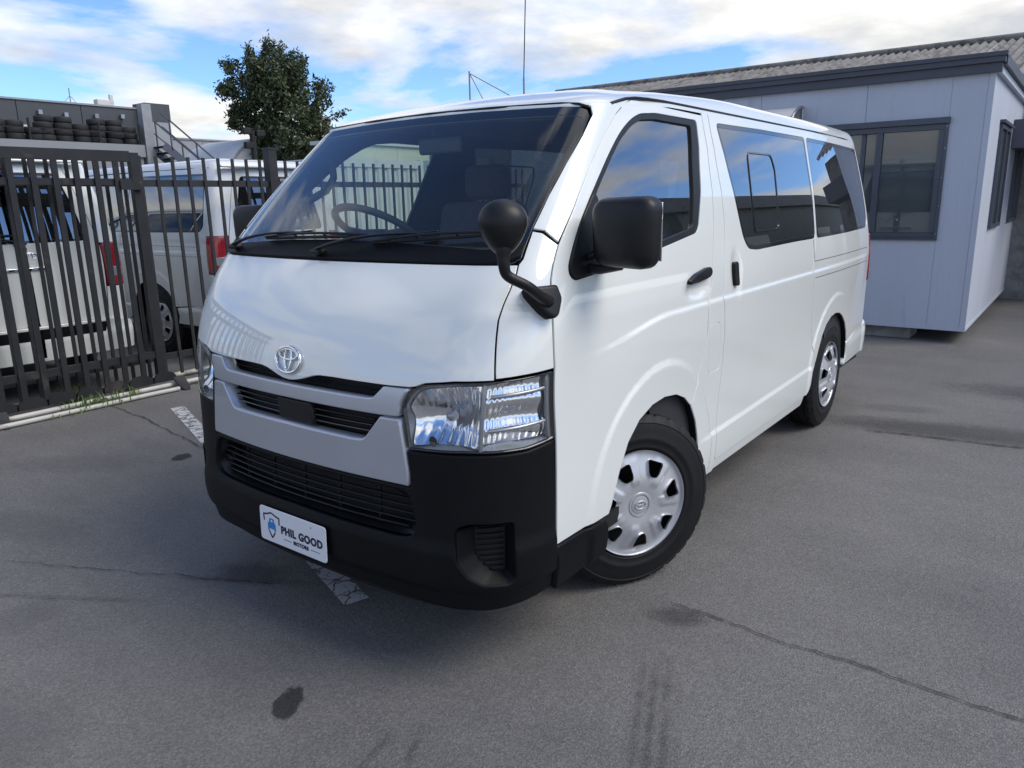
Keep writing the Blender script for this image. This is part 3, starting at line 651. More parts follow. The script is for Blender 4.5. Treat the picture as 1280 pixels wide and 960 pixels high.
        # sliding door, quarter panel and the long side window
        sw=fx(SWIN)
        seamw=[(-3.128,1.80),(-3.098,1.537),(-3.050,1.246)]
        wA=roundc(fx([(-1.835,1.798),(-2.383,1.804),(-3.116,1.803),(-3.089,1.537),(-3.041,1.246),(-2.658,1.246),(-2.10,1.240),(-1.985,1.250),(-1.935,1.30),(-1.890,1.508),(-1.862,1.666)]),.035,3)
        wB=roundc(fx([(-3.142,1.803),(-3.70,1.800),(-4.44,1.792),(-4.462,1.70),(-4.485,1.50),(-4.495,1.30),(-4.44,1.252),(-3.75,1.247),(-3.068,1.246),(-3.112,1.537)]),.03,3)
        sdoor=fx(SEAM2)+fx(SEAM3)+fx([(-3.09,.41),(-3.035,.330)])
        sl_=Q('sliding_door',P,sdoor,[wA],rim=.007,grid=.018,gap=.0034,hgap=0)
        gA=inset(dens(wA,.03),.020); gB=inset(dens(wB,.03),.020)
        Q('window_frit',M['gloss'],wA,[gA],par=sl_,off=-.002,rim=.012,grid=.05,gap=.001,bev=.001,hgap=0)
        Q('window_glass',M['glass_dark'],gA,par=sl_,off=-.003,rim=0,grid=.06,gap=-.002,bev=0)
        so_=roundc(fx([(-2.16,1.690),(-2.49,1.690),(-2.515,1.62),(-2.45,1.335),(-2.41,1.316),(-2.09,1.316)]),.03,3)
        Q('slider_frame',M['gloss'],so_,[inset(dens(so_,.03),.009)],par=sl_,off=.0015,rim=.006,grid=.05,gap=0,bev=.001,hgap=0)
        hs=roundc(fx([(-1.762,1.206),(-1.790,1.225),(-1.868,1.224),(-1.866,1.090),(-1.82,1.083),(-1.756,1.112)]),.014,3)
        hb=Q('handle_bezel',M['gloss'],hs,par=sl_,off=-.004,rim=.01,grid=.02,gap=0,bev=.003)
        q=roundc(fx([(-1.785,1.205),(-1.835,1.205),(-1.835,1.098),(-1.785,1.105)]),.014,3)
        Q('door_handle',M['black2'],q,par=sl_,off=.018,rim=.018,grid=.02,gap=0,bev=.005)
        quar=fx(SEAM3[::-1])+[(5.278,1.84),(5.243,1.55),(5.208,1.215)]+[(4.99,1.215),(4.97,.86),(5.216,.86),(5.234,.60),(5.215,.545),(5.0,.54)]+fx([(-4.2,.530),(-3.94,.512)])+fx(ARCHR[::-1][1:-1])
        qp=Q('quarter_panel',P,quar,[wB],rim=.007,grid=.018,gap=.0034,hgap=0)
        Q('window_frit',M['gloss'],wB,[gB],par=qp,off=-.002,rim=.012,grid=.05,gap=.001,bev=.001,hgap=0)
        Q('window_glass',M['glass_dark'],gB,par=qp,off=-.003,rim=0,grid=.06,gap=-.002,bev=0)
        Q('door_rail',M['lamp_grey'],fx([(-2.99,1.074),(-4.36,1.073),(-4.36,1.064),(-2.985,1.064)]),par=qp,off=-.0005,rim=.004,grid=.05,gap=0,bev=.001)
        for za in (1.1205,1.0275):
            Q('panel_seam',M['dark'],fx([(-3.0,za+.0016),(-4.46,za-.004),(-4.46,za-.0072),(-3.0,za-.0016)]),par=qp,off=.0008,rim=.001,grid=.05,gap=0,bev=.0003)
        Q('panel_seam',M['dark'],fx([(-2.995,1.24),(-2.999,1.24),(-3.006,1.12),(-3.002,1.12)]),par=qp,off=.0008,rim=.001,grid=.05,gap=0,bev=.0003)
        Q('sill',P,fx([(-1.49,.271),(-1.50,.298),(-1.60,.326),(-3.03,.326),(-3.005,.280),(-2.98,.271)]),off=-.008,rim=.05,grid=.05,gap=0,bev=.006)
        # tail lamp on the rear corner
        tl=Q('tail_lamp',M['red_lens'],roundc([(4.99,1.205),(5.02,1.215),(5.20,1.215),(5.20,.862),(4.985,.862),(4.975,.95)],.025,3),off=.008,rim=.04,grid=.03,gap=.002,bev=.008)
        Q('reverse_lamp',M['lamp_grey'],[(5.07,1.02),(5.185,1.02),(5.185,.94),(5.07,.94)],par=tl,off=.010,rim=.006,grid=.04,gap=.002,bev=.003)
        # gutter strip
        mb=MB(); mb.tube([np.array(onX(x,z,-.002))*np.array([1,s,1]) for x,z in [(-.93,1.803),(-.98,1.815),(-1.04,1.828),(-1.12,1.838),(-1.22,1.843),(-1.35,1.846),(-1.8,1.8465),(-2.6,1.847),(-3.4,1.847),(-4.1,1.846),(-4.48,1.844)]],.006,6); mb.build('roof_gutter',M['dark'],van,smooth=60)
        # arch liners
        for nm,ar,xb in (('front',ARCHF[2:],0),('rear',[(-3.05,.33)]+ARCHR+[(-3.96,.42),(-3.97,.34)],0)):
            a=[np.array(onX(x,z,-.006)) for x,z in ar]; V=[];F=[]
            ys=(0,.03,.12,.40)
            for k,p in enumerate(a):
                for j,yy in enumerate(ys): V.append(((p[0]),(p[1]-yy)*s,p[2]+(.006 if 0<j else 0)))
            nn=len(ys)
            for k in range(len(a)-1):
                for j in range(nn-1): F.append((k*nn+j,k*nn+j+1,(k+1)*nn+j+1,(k+1)*nn+j))
            F.append(tuple(k*nn+nn-1 for k in range(len(a))))
            mk('wheel_arch_liner',V,F,M['black2'],van,smooth=False)
    # --- rear
    tg=[(-.66,.60),(.66,.60),(.68,.86),(.69,1.2),(.655,1.55),(.62,1.845),(-.62,1.845),(-.655,1.55),(-.69,1.2),(-.68,.86)]
    rw=roundc([(-.60,1.24),(.60,1.24),(.575,1.55),(.545,1.77),(-.545,1.77),(-.575,1.55)],.05,3)
    tgp=panel('tailgate',van,P,tg,[rw],fn=Srear,rim=.02,grid=.05,gap=.002,hgap=0)
    gi=inset(dens(rw,.03),.02)
    panel('window_frit',tgp,M['gloss'],rw,[gi],fn=Srear,off=-.002,rim=.012,grid=.06,gap=.001,bev=.001,hgap=0)
    panel('window_glass',tgp,M['glass_dark'],gi,fn=Srear,off=-.003,rim=0,grid=.08,gap=-.002,bev=0)
    def rp(q,z,o=0.): return Srear(np.array([float(q)]),np.array([float(z)]),o)[0]
    emblem(tgp,rp(0,1.12,.006),(0,-1,0),(0,0,1),1.0,M['chrome'])
    panel('tailgate_garnish',tgp,M['chrome'],[(-.26,1.035),(.26,1.035),(.245,1.055),(-.245,1.055)],fn=Srear,off=.018,rim=.02,grid=.06,gap=0,bev=.004)
    panel('high_stop_lamp',tgp,M['red_lens'],[(-.14,1.80),(.14,1.80),(.14,1.825),(-.14,1.825)],fn=Srear,off=.010,rim=.012,grid=.06,gap=0,bev=.004)
    mb=MB(); mb.tube([rp(-.02,1.235,.03),rp(-.30,1.30,.035)],.009,8); mb.tube([rp(-.06,1.30,.022),rp(-.52,1.31,.022)],.008,6); mb.build('rear_wiper',M['black2'],tgp,smooth=50)
    dealer_plate(tgp,rp(0,.945,.012),(0,-1,0),(0,0,1),'number_plate')
    rb=[(-1.50,.345),(-1.47,.42),(-1.49,.505),(-1.2,.535),(-.9,.545),(-.70,.60),(.70,.60),(.9,.545),(1.2,.535),(1.49,.505),(1.47,.42),(1.50,.345),(.9,.335),(.5,.33),(-.5,.33),(-.9,.335)]
    rbp=panel('rear_bumper',van,P,rb,fn=Srear,off=lambda q,z:.010*sstep(.53,.50,z)+.035*sstep(.95,.80,np.abs(q)),rim=.06,grid=.05,gap=.001,bev=.006)
    panel('bumper_step',rbp,M['black'],[(-.60,.50),(.60,.50),(.62,.58),(-.62,.58)],fn=Srear,off=.048,rim=.02,grid=.06,gap=0,bev=.004)
    # --- roof
    tt=[];zb=[]
    tlist=np.concatenate([np.linspace(0,.50,14),np.linspace(.54,1.0,16)[0:],np.linspace(1.1,4.9,34),np.linspace(4.95,5.16,8),np.linspace(5.25,5.9,8)])
    P0=[];fr=[]
    for t in tlist:
        z=1.812-.010*sstep(.2,.58,np.array(t))
        for _ in range(6):
            x=S(np.array(t),np.array(z))[0]; z=float((1.812-.012*sstep(.2,.62,np.array(t)))+.040*sstep(-.84,-1.45,np.array(x)))
        P0.append(S(np.array(t),np.array(z))); fr.append(float(sstep(.85,.45,np.array(t))))
    P0=np.array(P0);fr=np.array(fr); n=len(P0)
    P0=np.concatenate([P0,(P0*np.array([1,-1,1]))[::-1][1:-1]]); fr=np.concatenate([fr,fr[::-1][1:-1]]); n=len(P0)
    ms=[1.004,1.002,.998,.992,.984,.972,.955,.93,.89,.83,.74,.6,.4,.2,0.0]
    def roofmesh(name,mt,dz,shrink,par):
        V=[];F=[]
        for k,mm in enumerate(ms):
            for p,fq in zip(P0,fr):
                sp=np.array([np.clip(p[0],-3.9,-2.0),0]); q=sp+(p[:2]-sp)*mm*shrink
                D=1.966-p[2]; mcl=min(mm,1.0)
                rf_=.14+.44*float(sstep(-.85,-2.3,np.array(p[0]))); hside=(1-rf_)*mcl**2+rf_*mcl**26; hfr=.80*mcl**1.9+.20*mcl**10; h=hside*(1-fq)+hfr*fq
                zz_=1.966-D*h
                if mm>1.0: zz_=p[2]+(-.012 if mm>1.003 else 0.)
                V.append((q[0],q[1],zz_+dz))
        for k in range(len(ms)-1):
            for i in range(n):
                j=(i+1)%n; F.append((k*n+i,k*n+j,(k+1)*n+j,(k+1)*n+i))
        o=mk(name,V,F,mt,par,smooth=True)
        bm=bmesh.new(); bm.from_mesh(o.data); bmesh.ops.remove_doubles(bm,verts=bm.verts,dist=1e-4); bm.to_mesh(o.data); bm.free(); return o
    rf=roofmesh('roof',P,0,1.0,van); roofmesh('headlining',M['liner'],-.035,.985,van)
    mb=MB(); mb.rbox((-4.60,0,1.858),(.035,.60,.012),.011); mb.build('roof_lip',P,rf,smooth=50)
    # --- inner shell, floor and cabin
    shell=sym([(0,1.29),(.62,1.29),(.66,1.31),(.72,1.44),(.76,1.72),(.74,1.80),(.78,1.83),(5.9,1.83),(5.9,.31),(3.98,.31),(3.95,.50),(3.8,.70),(3.6,.78),(3.3,.78),(3.05,.7),(2.95,.5),(2.9,.31),(1.75,.31),(1.70,.5),(1.55,.74),(1.3,.80),(1.0,.78),(.86,.66),(.80,.50),(.5,.42),(0,.42)][::-1])
    tw=[inset(dens(fg,.03),-.004),gA,gB]; hol=[]
    for h in tw: hol+=[h,mir(h)]
    # windscreen side stays open: the shell starts below the cowl and behind the pillars
    mask=sym([(0,1.29),(.66,1.29),(.66,.97),(.51,.96),(.50,.64),(.55,.44),(0,.44)])
    lsh=[(.70,1.30),(.735,1.42),(.775,1.72),(.78,1.82),(5.88,1.83),(5.88,.33),(4.02,.33),(3.98,.50),(3.85,.70),(3.6,.80),(3.28,.80),(3.02,.70),(2.93,.5),(2.88,.33),(1.78,.33),(1.72,.5),(1.58,.74),(1.33,.81),(1.02,.79),(.99,.99),(.70,1.0)]
    for mi in (False,True):
        rwl=[(min(5.88,5.9-abs(a)),b) for a,b in gi if a<=.0]
        rear_h=[p for p in ([(5.88,1.755)]+[(5.9+a,b) for a,b in sorted([q for q in gi if q[0]<-.01],key=lambda q:-q[1])]+[(5.88,1.26)])]
        panel('inner_trim',van,M['trim'],lsh,tw,off=-.034,rim=0,grid=.06,gap=0,bev=0.0,mirror=mi,hgap=0) if True else None
    mb=MB(); mb.box((-4.50,-.78,.30),(-.45,.78,.36)); mb.box((-3.1,-.70,.24),(-1.6,.70,.30)); mb.box((-.50,-.55,.26),(-.12,.55,.40)); mb.build('underbody',M['dark'],van)
    mb=MB(); mb.box((-.24,-.50,.42),(-.16,.50,.93)); mb.build('radiator_panel',M['dark'],van)
    mb=MB(); mb.rbox((-.62,0,1.17),(.17,.70,.15),.06,warp=lambda p:np.array([p[0]+.10*(p[2]<0),p[1],p[2]+.03*math.exp(-((p[1]+.37)/.16)**2)*(p[2]>0)])); mb.rbox((-.50,0,1.26),(.12,.66,.05),.03); mb.rbox((-.50,0,.9),(.08,.70,.3),.05); mb.build('dashboard',M['dash'],van,smooth=50)
    # steering wheel
    c=Vector((-.82,-.37,1.375)); nrm_=Vector((-.52,0,.85)).normalized(); ax=Vector((0,1,0)); ay=nrm_.cross(ax)
    mb=MB(); mb.loop(ellipse(c,.19,.19,ax,ay,40),.016); mb.rbox(c-nrm_*.03,(.05,.06,.03),.025)
    for d in (ax,-ax,ay if ay.z<0 else -ay): mb.tube([c-nrm_*.025,c+d*.185],.014,8)
    mb.tube([c-nrm_*.03,c-nrm_*.30],.03,10); mb.build('steering_wheel',M['dash'],van,smooth=50)
    mb=MB(); mb.tube([(-.70,-.715,1.50),(-.72,-.665,1.51),(-.79,-.65,1.545),(-.84,-.655,1.60),(-.855,-.675,1.655),(-.86,-.70,1.68)],.016,10); mb.build('grab_handle',M['dash'],van,smooth=50)
    mb=MB(); mb.rbox((-.83,0,1.70),(.012,.11,.032),.012); mb.tube([(-.80,0,1.735),(-.78,0,1.785)],.008,6); mb.build('cabin_mirror',M['dash'],van,smooth=50)
    def seat(x,y,w,name,zb=.86,hb=.62):
        st=empty(name,(x,y,0),parent=van)
        mb=MB(); mb.rbox((0,0,zb-.03),(.25,w/2,.085),.06); mb.build('seat_cushion',M['seat'],st,smooth=50)
        mb=MB(); mb.rbox((-.30,0,zb+.30),(.065,w/2,.33),.06,Matrix.Rotation(R_(-12),4,'Y')); mb.build('backrest',M['seat'],st,smooth=50)
        k=1 if w<.7 else (2 if w<1.1 else 3)
        for i in range(k):
            yy=(i-(k-1)/2)*w/k
            mb=MB(); mb.rbox((-.395,yy,zb+.72),(.05,.13,.085),.045); mb.build('headrest',M['seat'],st,smooth=50)
        mb=MB(); mb.box((-.24,-w/2+.03,.36),(.2,w/2-.03,zb-.10)); mb.build('seat_base',M['trim'],st)
    seat(-1.22,-.40,.52,'driver_seat'); seat(-1.22,.42,.52,'passenger_seat'); seat(-2.35,-.12,1.12,'bench_seat',.80); seat(-3.2,-.12,1.12,'bench_seat',.80)
    # fender mirror on a stalk
    um=empty('kerb_view_mirror',parent=van)
    b=np.array(onX(-.345,1.19,.0)); nb=nrm(t_from_x(np.array([-.345]),np.array([1.19])),np.array([1.19]))[0]
    bs=roundc(fx([(-.300,1.232),(-.392,1.240),(-.398,1.20),(-.372,1.150),(-.345,1.138),(-.322,1.158),(-.296,1.21)]),.012,3)
    panel('mirror_foot',um,M['black2'],bs,off=lambda t,z:.040-0*t,rim=.05,grid=.02,gap=.004,bev=.010)
    hc=Vector((-.187,.80,1.418))
    st=Vector(b)+Vector(nb)*.035
    pts=[st,st+Vector((.05,.005,.022)),st+Vector((.105,.002,.055)),Vector((-.185,.812,1.285)),Vector((-.175,.806,1.315)),Vector((-.178,.803,1.35)),hc+Vector((0,0,-.04))]
    pts=[Vector(q) for q in [tuple(np.array(p)) for p in pts]]
    sm=[]
    for i in range(len(pts)-1):
        p0,p1,p2,p3=pts[max(i-1,0)],pts[i],pts[i+1],pts[min(i+2,len(pts)-1)]
        for k in range(5):
            t=k/5; sm.append(.5*((2*p1)+(-p0+p2)*t+(2*p0-5*p1+4*p2-p3)*t*t+(-p0+3*p1-3*p2+p3)*t**3))
    sm.append(pts[-1]); L=len(sm)
    mb=MB(); mb.tube(sm,[.019-.004*math.sin(math.pi*min(1,i/(L*.8))) +(.012*max(0,(i/L-.75)/.25)) for i in range(L)],14); mb.build('mirror_stalk',M['black2'],um,smooth=60)
    # head: shallow dish, convex back towards the front
    mb=MB(); ax_=Vector((.62,.70,-.05)).normalized(); sx_=Vector((-.70,.62,0)).normalized(); uz=ax_.cross(sx_)*-1
    if uz.z<0: uz=-uz
    V=[];F=[];rings=[(0,.046),(.25,.0445),(.5,.039),(.72,.029),(.88,.015),(.97,.0),(1.0,-.014),(.985,-.022),(.93,-.024),(0,-.022)]; sg=40
    for rr,h in rings:
        for k in range(sg):
            a=2*math.pi*k/sg; w=1.0+.10*math.sin(a)-.0*math.cos(a); egg=1-.14*max(0,-math.sin(a))*abs(math.cos(a))
            x_=.068*rr*math.cos(a)*egg*(1.0+.13*math.sin(a)); y_=(.068 if math.sin(a)>0 else .084)*rr*math.sin(a)+.004; V.append(tuple(hc+sx_*x_+uz*y_+ax_*h))
    for k in range(len(rings)-1):
        for i in range(sg): j=(i+1)%sg; F.append((k*sg+i,k*sg+j,(k+1)*sg+j,(k+1)*sg+i))
    mb.add(V,F); mb.build('mirror_shell',M['black2'],um,smooth=50)
    mb=MB(); V=[tuple(hc+sx_*.062*math.cos(2*math.pi*k/32)+uz*(.066*math.sin(2*math.pi*k/32)-.004)-ax_*.0245) for k in range(32)]; mb.add(V,[tuple(range(32))]); mb.build('mirror_glass',M['mirror'],um)
    # wheels
    for x,yy,st in ((-1.025,.725,1),(-3.600,.715,0)):
        for s in (1,-1):
            w=build_wheel(van,'front_wheel' if st else 'rear_wheel',s); w.location=(x,yy*s,.3465)
            if st: w.rotation_euler=(0,0,R_(-29))
    mb=MB(); mb.tube([(-1.035,-.62,.33),(-1.035,.62,.33)],.04,8); mb.tube([(-3.6,-.62,.33),(-3.6,.62,.33)],.05,8); mb.rbox((-3.6,.0,.33),(.14,.14,.13),.08); mb.build('axle',M['dark'],van)
    return van
van=build_van()
tag(van,'white passenger van with black front bumper and PHIL GOOD MOTORS plate, wheels turned','van')
# ------------------------------------------------------------------ background vans behind the fence
def park(src,loc,rz,label,paint=None,cat='van',group='vans parked behind the fence'):
    o=copy_tree(src); o.location=loc; o.rotation_euler=(0,0,rz); tag(o,label,cat,group)
    for w in o.children:
        if w.name.startswith('front_wheel'): w.rotation_euler=(0,0,0)
    drop=[c for c in o.children if c.name.startswith('kerb_view_mirror')]
    for d in drop:
        for c in list(d.children): bpy.data.objects.remove(c)
        bpy.data.objects.remove(d)
    if paint:
        def rec(q):
            if q.type=='MESH' and q.data.materials and q.data.materials[0]==M['paint']:
                q.material_slots[0].link='OBJECT'; q.material_slots[0].material=paint
            for c in q.children: rec(c)
        rec(o)
    return o
v1=park(van,(-.93,-9.12,0),R_(-90),'white van seen from the rear through the gate bars, chrome tailgate garnish'); v1.name='parked_van'
v2=park(van,(-3.36,-9.14,0),R_(-90),'silver grey van behind the picket fence, left side and rear window showing',M['paint_silver']); v2.name='parked_van'

# ------------------------------------------------------------------ ground
def asphalt():
    m=bpy.data.materials.new('asphalt'); m.use_nodes=True; t=m.node_tree; b=t.nodes['Principled BSDF']
    v=nd(t,'ShaderNodeTexCoord').outputs['Object']
    big=noise(t,v,.35,4,.6,.4); mid=noise(t,v,2.2,5,.65,.3); fine=noise(t,v,150,3,.75); fl=noise(t,v,170,2,.6); streak=nd(t,'ShaderNodeMapping'); streak.inputs['Scale'].default_value=(.9,.16,1); t.links.new(v,streak.inputs[0])
    st=noise(t,streak.outputs[0],2.,5,.6)
    vc=nd(t,'ShaderNodeTexVoronoi'); vc.inputs['Scale'].default_value=190; t.links.new(v,vc.inputs['Vector']); sv=nd(t,'ShaderNodeSeparateXYZ'); t.links.new(vc.outputs['Color'],sv.inputs[0])
    agg=mth(t,'ADD',mth(t,'MULTIPLY',sv.outputs[0],.55),mth(t,'MULTIPLY',fine,.45))
    c=ramp(t,agg,[(.15,(.104,.100,.096)),(.5,(.150,.145,.139)),(.75,(.190,.184,.177)),(.84,(.26,.253,.243))])
    c=mixc(t,1.,c,ramp(t,big,[(.3,(.90,.90,.90)),(.7,(1.06,1.06,1.05))]),'MULTIPLY')
    c=mixc(t,1.,c,ramp(t,mid,[(.3,(.90,.90,.90)),(.68,(1.06,1.06,1.06))]),'MULTIPLY')
    c=mixc(t,1.,c,ramp(t,st,[(.33,(.86,.86,.87)),(.6,(1.04,1.04,1.04))]),'MULTIPLY')
    c=mixc(t,ramp(t,fl,[(.665,(0,0,0)),(.72,(1,1,1))]),c,(.30,.29,.28))
    t.links.new(c,b.inputs['Base Color']); t.links.new(mth(t,'MULTIPLY_ADD',mid,.25,.62),b.inputs['Roughness']); b.inputs['Specular IOR Level'].default_value=.35
    bn=nd(t,'ShaderNodeBump'); bn.inputs['Strength'].default_value=.55; bn.inputs['Distance'].default_value=.004
    vo=nd(t,'ShaderNodeTexVoronoi'); vo.inputs['Scale'].default_value=190; t.links.new(v,vo.inputs['Vector'])
    t.links.new(mth(t,'ADD',vo.outputs['Distance'],fine),bn.inputs['Height']); t.links.new(bn.outputs[0],b.inputs['Normal'])
    return m
M['asphalt']=asphalt()
tag(mk('ground',[(-250,-250,0),(250,-250,0),(250,250,0),(-250,250,0)],[(0,1,2,3)],M['asphalt'],smooth=False),kind='structure')
def decal_mat(name,col,mode,strength=1.,rough=.8):
    """surface mark fading out by noise; generated coords run over the mark"""
    m=bpy.data.materials.new(name); m.use_nodes=True; t=m.node_tree; b=t.nodes['Principled BSDF']; out=t.nodes['Material Output']
    tcn=nd(t,'ShaderNodeTexCoord'); g=tcn.outputs['Generated']; v=tcn.outputs['Object']
    b.inputs['Base Color'].default_value=(*col,1); b.inputs['Roughness'].default_value=rough
    s=nd(t,'ShaderNodeSeparateXYZ'); t.links.new(g,s.inputs[0])
    n_=noise(t,v,14,5,.65,.3); nf=noise(t,v,70,3,.7)
    dx=mth(t,'ABSOLUTE',mth(t,'MULTIPLY_ADD',s.outputs[0],2,-1)); dy=mth(t,'ABSOLUTE',mth(t,'MULTIPLY_ADD',s.outputs[1],2,-1))
    if mode=='blob':
        rr=mth(t,'SQRT',mth(t,'ADD',mth(t,'POWER',dx,2),mth(t,'POWER',dy,2))); a=mth(t,'SUBTRACT',1.05,mth(t,'ADD',rr,mth(t,'MULTIPLY',mth(t,'SUBTRACT',n_,.5),1.1)))
        a=ramp(t,a,[(.18,(0,0,0)),(.30,(1,1,1))])
    elif mode=='soft':
        rr=mth(t,'SQRT',mth(t,'ADD',mth(t,'POWER',dx,2),mth(t,'POWER',dy,2))); a=mth(t,'SUBTRACT',1.0,mth(t,'ADD',rr,mth(t,'MULTIPLY',mth(t,'SUBTRACT',n_,.5),.9)))
        a=ramp(t,a,[(.0,(0,0,0)),(.6,(1,1,1))])
    elif mode=='paint':
        vo=nd(t,'ShaderNodeTexVoronoi'); vo.feature='DISTANCE_TO_EDGE'; vo.inputs['Scale'].default_value=11; 
        wv=nd(t,'ShaderNodeVectorMath'); wv.operation='ADD'; t.links.new(v,wv.inputs[0]); nn=nd(t,'ShaderNodeTexNoise'); nn.inputs['Scale'].default_value=20; t.links.new(v,nn.inputs['Vector']); 
        sc=nd(t,'ShaderNodeVectorMath'); sc.operation='SCALE'; sc.inputs['Scale'].default_value=.06; t.links.new(nn.outputs['Color'],sc.inputs[0]); t.links.new(sc.outputs[0],wv.inputs[1]); t.links.new(wv.outputs[0],vo.inputs['Vector'])
        a=mth(t,'MULTIPLY',ramp(t,vo.outputs['Distance'],[(.02,(0,0,0)),(.06,(1,1,1))]),ramp(t,mth(t,'ADD',mth(t,'MULTIPLY',n_,.55),mth(t,'MULTIPLY',nf,.55)),[(.42,(0,0,0)),(.52,(1,1,1))]))
    elif mode=='track':
        w=nd(t,'ShaderNodeTexWave'); w.inputs['Scale'].default_value=.5; w.bands_direction='X'
        a=mth(t,'MULTIPLY',ramp(t,dx,[(.5,(1,1,1)),(1.,(0,0,0))]),ramp(t,dy,[(.55,(1,1,1)),(1.,(0,0,0))]))
        bands=mth(t,'MULTIPLY_ADD',mth(t,'SINE',mth(t,'MULTIPLY',s.outputs[0],26)),.4,.6,clamp=True)
        a=mth(t,'MULTIPLY',mth(t,'MULTIPLY',a,bands),ramp(t,n_,[(.35,(.2,.2,.2)),(.6,(1,1,1))]))
    else:
        a=ramp(t,mth(t,'ADD',mth(t,'MULTIPLY',nf,.7),mth(t,'MULTIPLY',n_,.4)),[(.36,(.15,.15,.15)),(.55,(1,1,1))])
    a=mth(t,'MULTIPLY',a,strength)
    tr=nd(t,'ShaderNodeBsdfTransparent'); mx=nd(t,'ShaderNodeMixShader'); t.links.new(a,mx.inputs[0]); t.links.new(tr.outputs[0],mx.inputs[1]); t.links.new(b.outputs[0],mx.inputs[2]); t.links.new(mx.outputs[0],out.inputs[0])
    bn=nd(t,'ShaderNodeBump'); bn.inputs['Strength'].default_value=.5; bn.inputs['Distance'].default_value=.005; t.links.new(noise(t,v,120,3,.7),bn.inputs['Height']); t.links.new(bn.outputs[0],b.inputs['Normal'])
    return m
M['oil']=decal_mat('damp_stain',(.018,.018,.019),'blob',.6,.55); M['soft']=decal_mat('soft_stain',(.022,.022,.023),'soft',.32); M['pale']=decal_mat('pale_scuff',(.17,.168,.165),'soft',.32)
M['line']=decal_mat('worn_white_paint',(.52,.52,.52),'paint',.95,.6); M['track']=decal_mat('tyre_mark',(.022,.022,.023),'track',.33); M['crackm']=decal_mat('crack_fill',(.016,.016,.015),'crack',.62,.95)
def sheet(name,cx,cy,lx,ly,rz,mt,z=.004):
    o=mk(name,[(-lx/2,-ly/2,0),(lx/2,-ly/2,0),(lx/2,ly/2,0),(-lx/2,ly/2,0)],[(0,1,2,3)],mt,smooth=False,loc=(cx,cy,z)); o.rotation_euler=(0,0,rz); return tag(o,kind='structure')
# white bay line running under the van
a=np.array((-1.42,-3.34));b=np.array((-.25,.0)); d=b-a; L=np.linalg.norm(d); sheet('parking_line',*((a+b)/2),.10,L,math.atan2(d[1],d[0])-math.pi/2,M['line'],.004)
k=0
for x,y,lx,ly,rz,mt in [(.28,.285,.10,.19,-.92,'oil'),(-.80,-2.2,.16,.13,.2,'oil'),(-.16,-.53,.22,.40,.4,'soft'),(-.86,1.05,.16,.26,.5,'soft'),
    (-3.9,1.6,.5,2.2,.2,'soft'),(-5.2,2.4,.7,2.6,0,'soft'),(.2,-1.9,.35,1.2,.3,'pale'),(-.4,-2.6,.4,1.0,.6,'pale'),(-4.3,1.15,.25,.6,.3,'pale'),(.95,-.4,.5,.9,.4,'pale'),(-1.7,1.9,.05,.06,0,'pale'),(.55,-.95,.3,.25,.2,'pale'),(.75,.9,.5,.4,.3,'soft')]:
    k+=1; sheet('ground_stain',x,y,lx,ly,rz,M[mt],.0040+.0001*k)
for (x0,y0,x1,y1,w) in [(-.62,1.09,.15,1.42,.17),(.08,.68,.42,.86,.035),(.14,.64,.45,.70,.035),(.10,-.86,-.30,-.15,.05),(.62,-1.35,.18,-.6,.04),(-4.2,2.6,-6.5,2.2,.2)]:
    L=math.hypot(x1-x0,y1-y0); sheet('tyre_mark',(x0+x1)/2,(y0+y1)/2,w,L,math.atan2(y1-y0,x1-x0)-math.pi/2,M['track'],.0062)
def crack(pts,w,seed):
    rg=random.Random(seed); P=dens(pts,.03,False); V=[];F=[];off=0
    for i,p in enumerate(P):
        q=P[min(i+1,len(P)-1)];o=P[max(i-1,0)]; d=np.array(q)-np.array(o); d/=np.linalg.norm(d); nrr=np.array((-d[1],d[0])); off=off*.8+rg.uniform(-.008,.008); h=w*rg.uniform(.25,1.)/2*min(1,i/4+.1,(len(P)-i)/4+.1)
        c=np.array(p)+nrr*off; V+=[(*(c+nrr*h),0),(*(c-nrr*h),0)]
    for i in range(len(P)-1): F.append((2*i,2*i+1,2*i+3,2*i+2))
    return tag(mk('asphalt_crack',V,F,M['crackm'],smooth=False,loc=(0,0,.0066)),kind='structure')
crack([(-.93,.95),(-.915,1.4),(-.905,2.0),(-.89,2.9),(-.9,4.2)],.015,1); crack([(-1.15,-3.85),(-1.12,-3.3),(-1.02,-2.7),(-1.0,-2.35),(-.93,-1.7)],.018,2)
crack([(-3.62,1.05),(-3.72,1.9),(-3.9,3.2),(-3.9,5)],.03,3); crack([(.42,-1.55),(.1,-.9),(-.2,-.3)],.008,5)

# ------------------------------------------------------------------ gate, fence, track
M['steel']=mat('dark_painted_steel',(.020,.021,.024),.55,spec=.35,var=.2,vscale=9,dirt=((.12,.105,.085),5.,.60,.5),bump=.05)
M['steel2']=mat('dark_fence_steel',(.028,.029,.031),.55,spec=.35,var=.2,vscale=9,dirt=((.10,.095,.085),4.,.62,.4))
M['pipe']=mat('white_rail_pipe',(.47,.46,.43),.5,var=.1,vscale=8,dirt=((.16,.13,.10),7.,.55,.6))
GY=-4.08
gate=empty('sliding_gate',(-1.70,GY,0)); tag(gate,'dark steel sliding gate with flat pickets on a white pipe track','gate')
gp=lambda mb,n,mt=None: mb.build(n,mt or M['steel'],gate)
def gbox(n,a,b):
    mb=MB(); mb.box(np.array(a)-np.array((-1.70,GY,0)),np.array(b)-np.array((-1.70,GY,0))); return gp(mb,n)
gbox('end_post',(-1.745,GY-.028,.10),(-1.675,GY+.028,1.915))
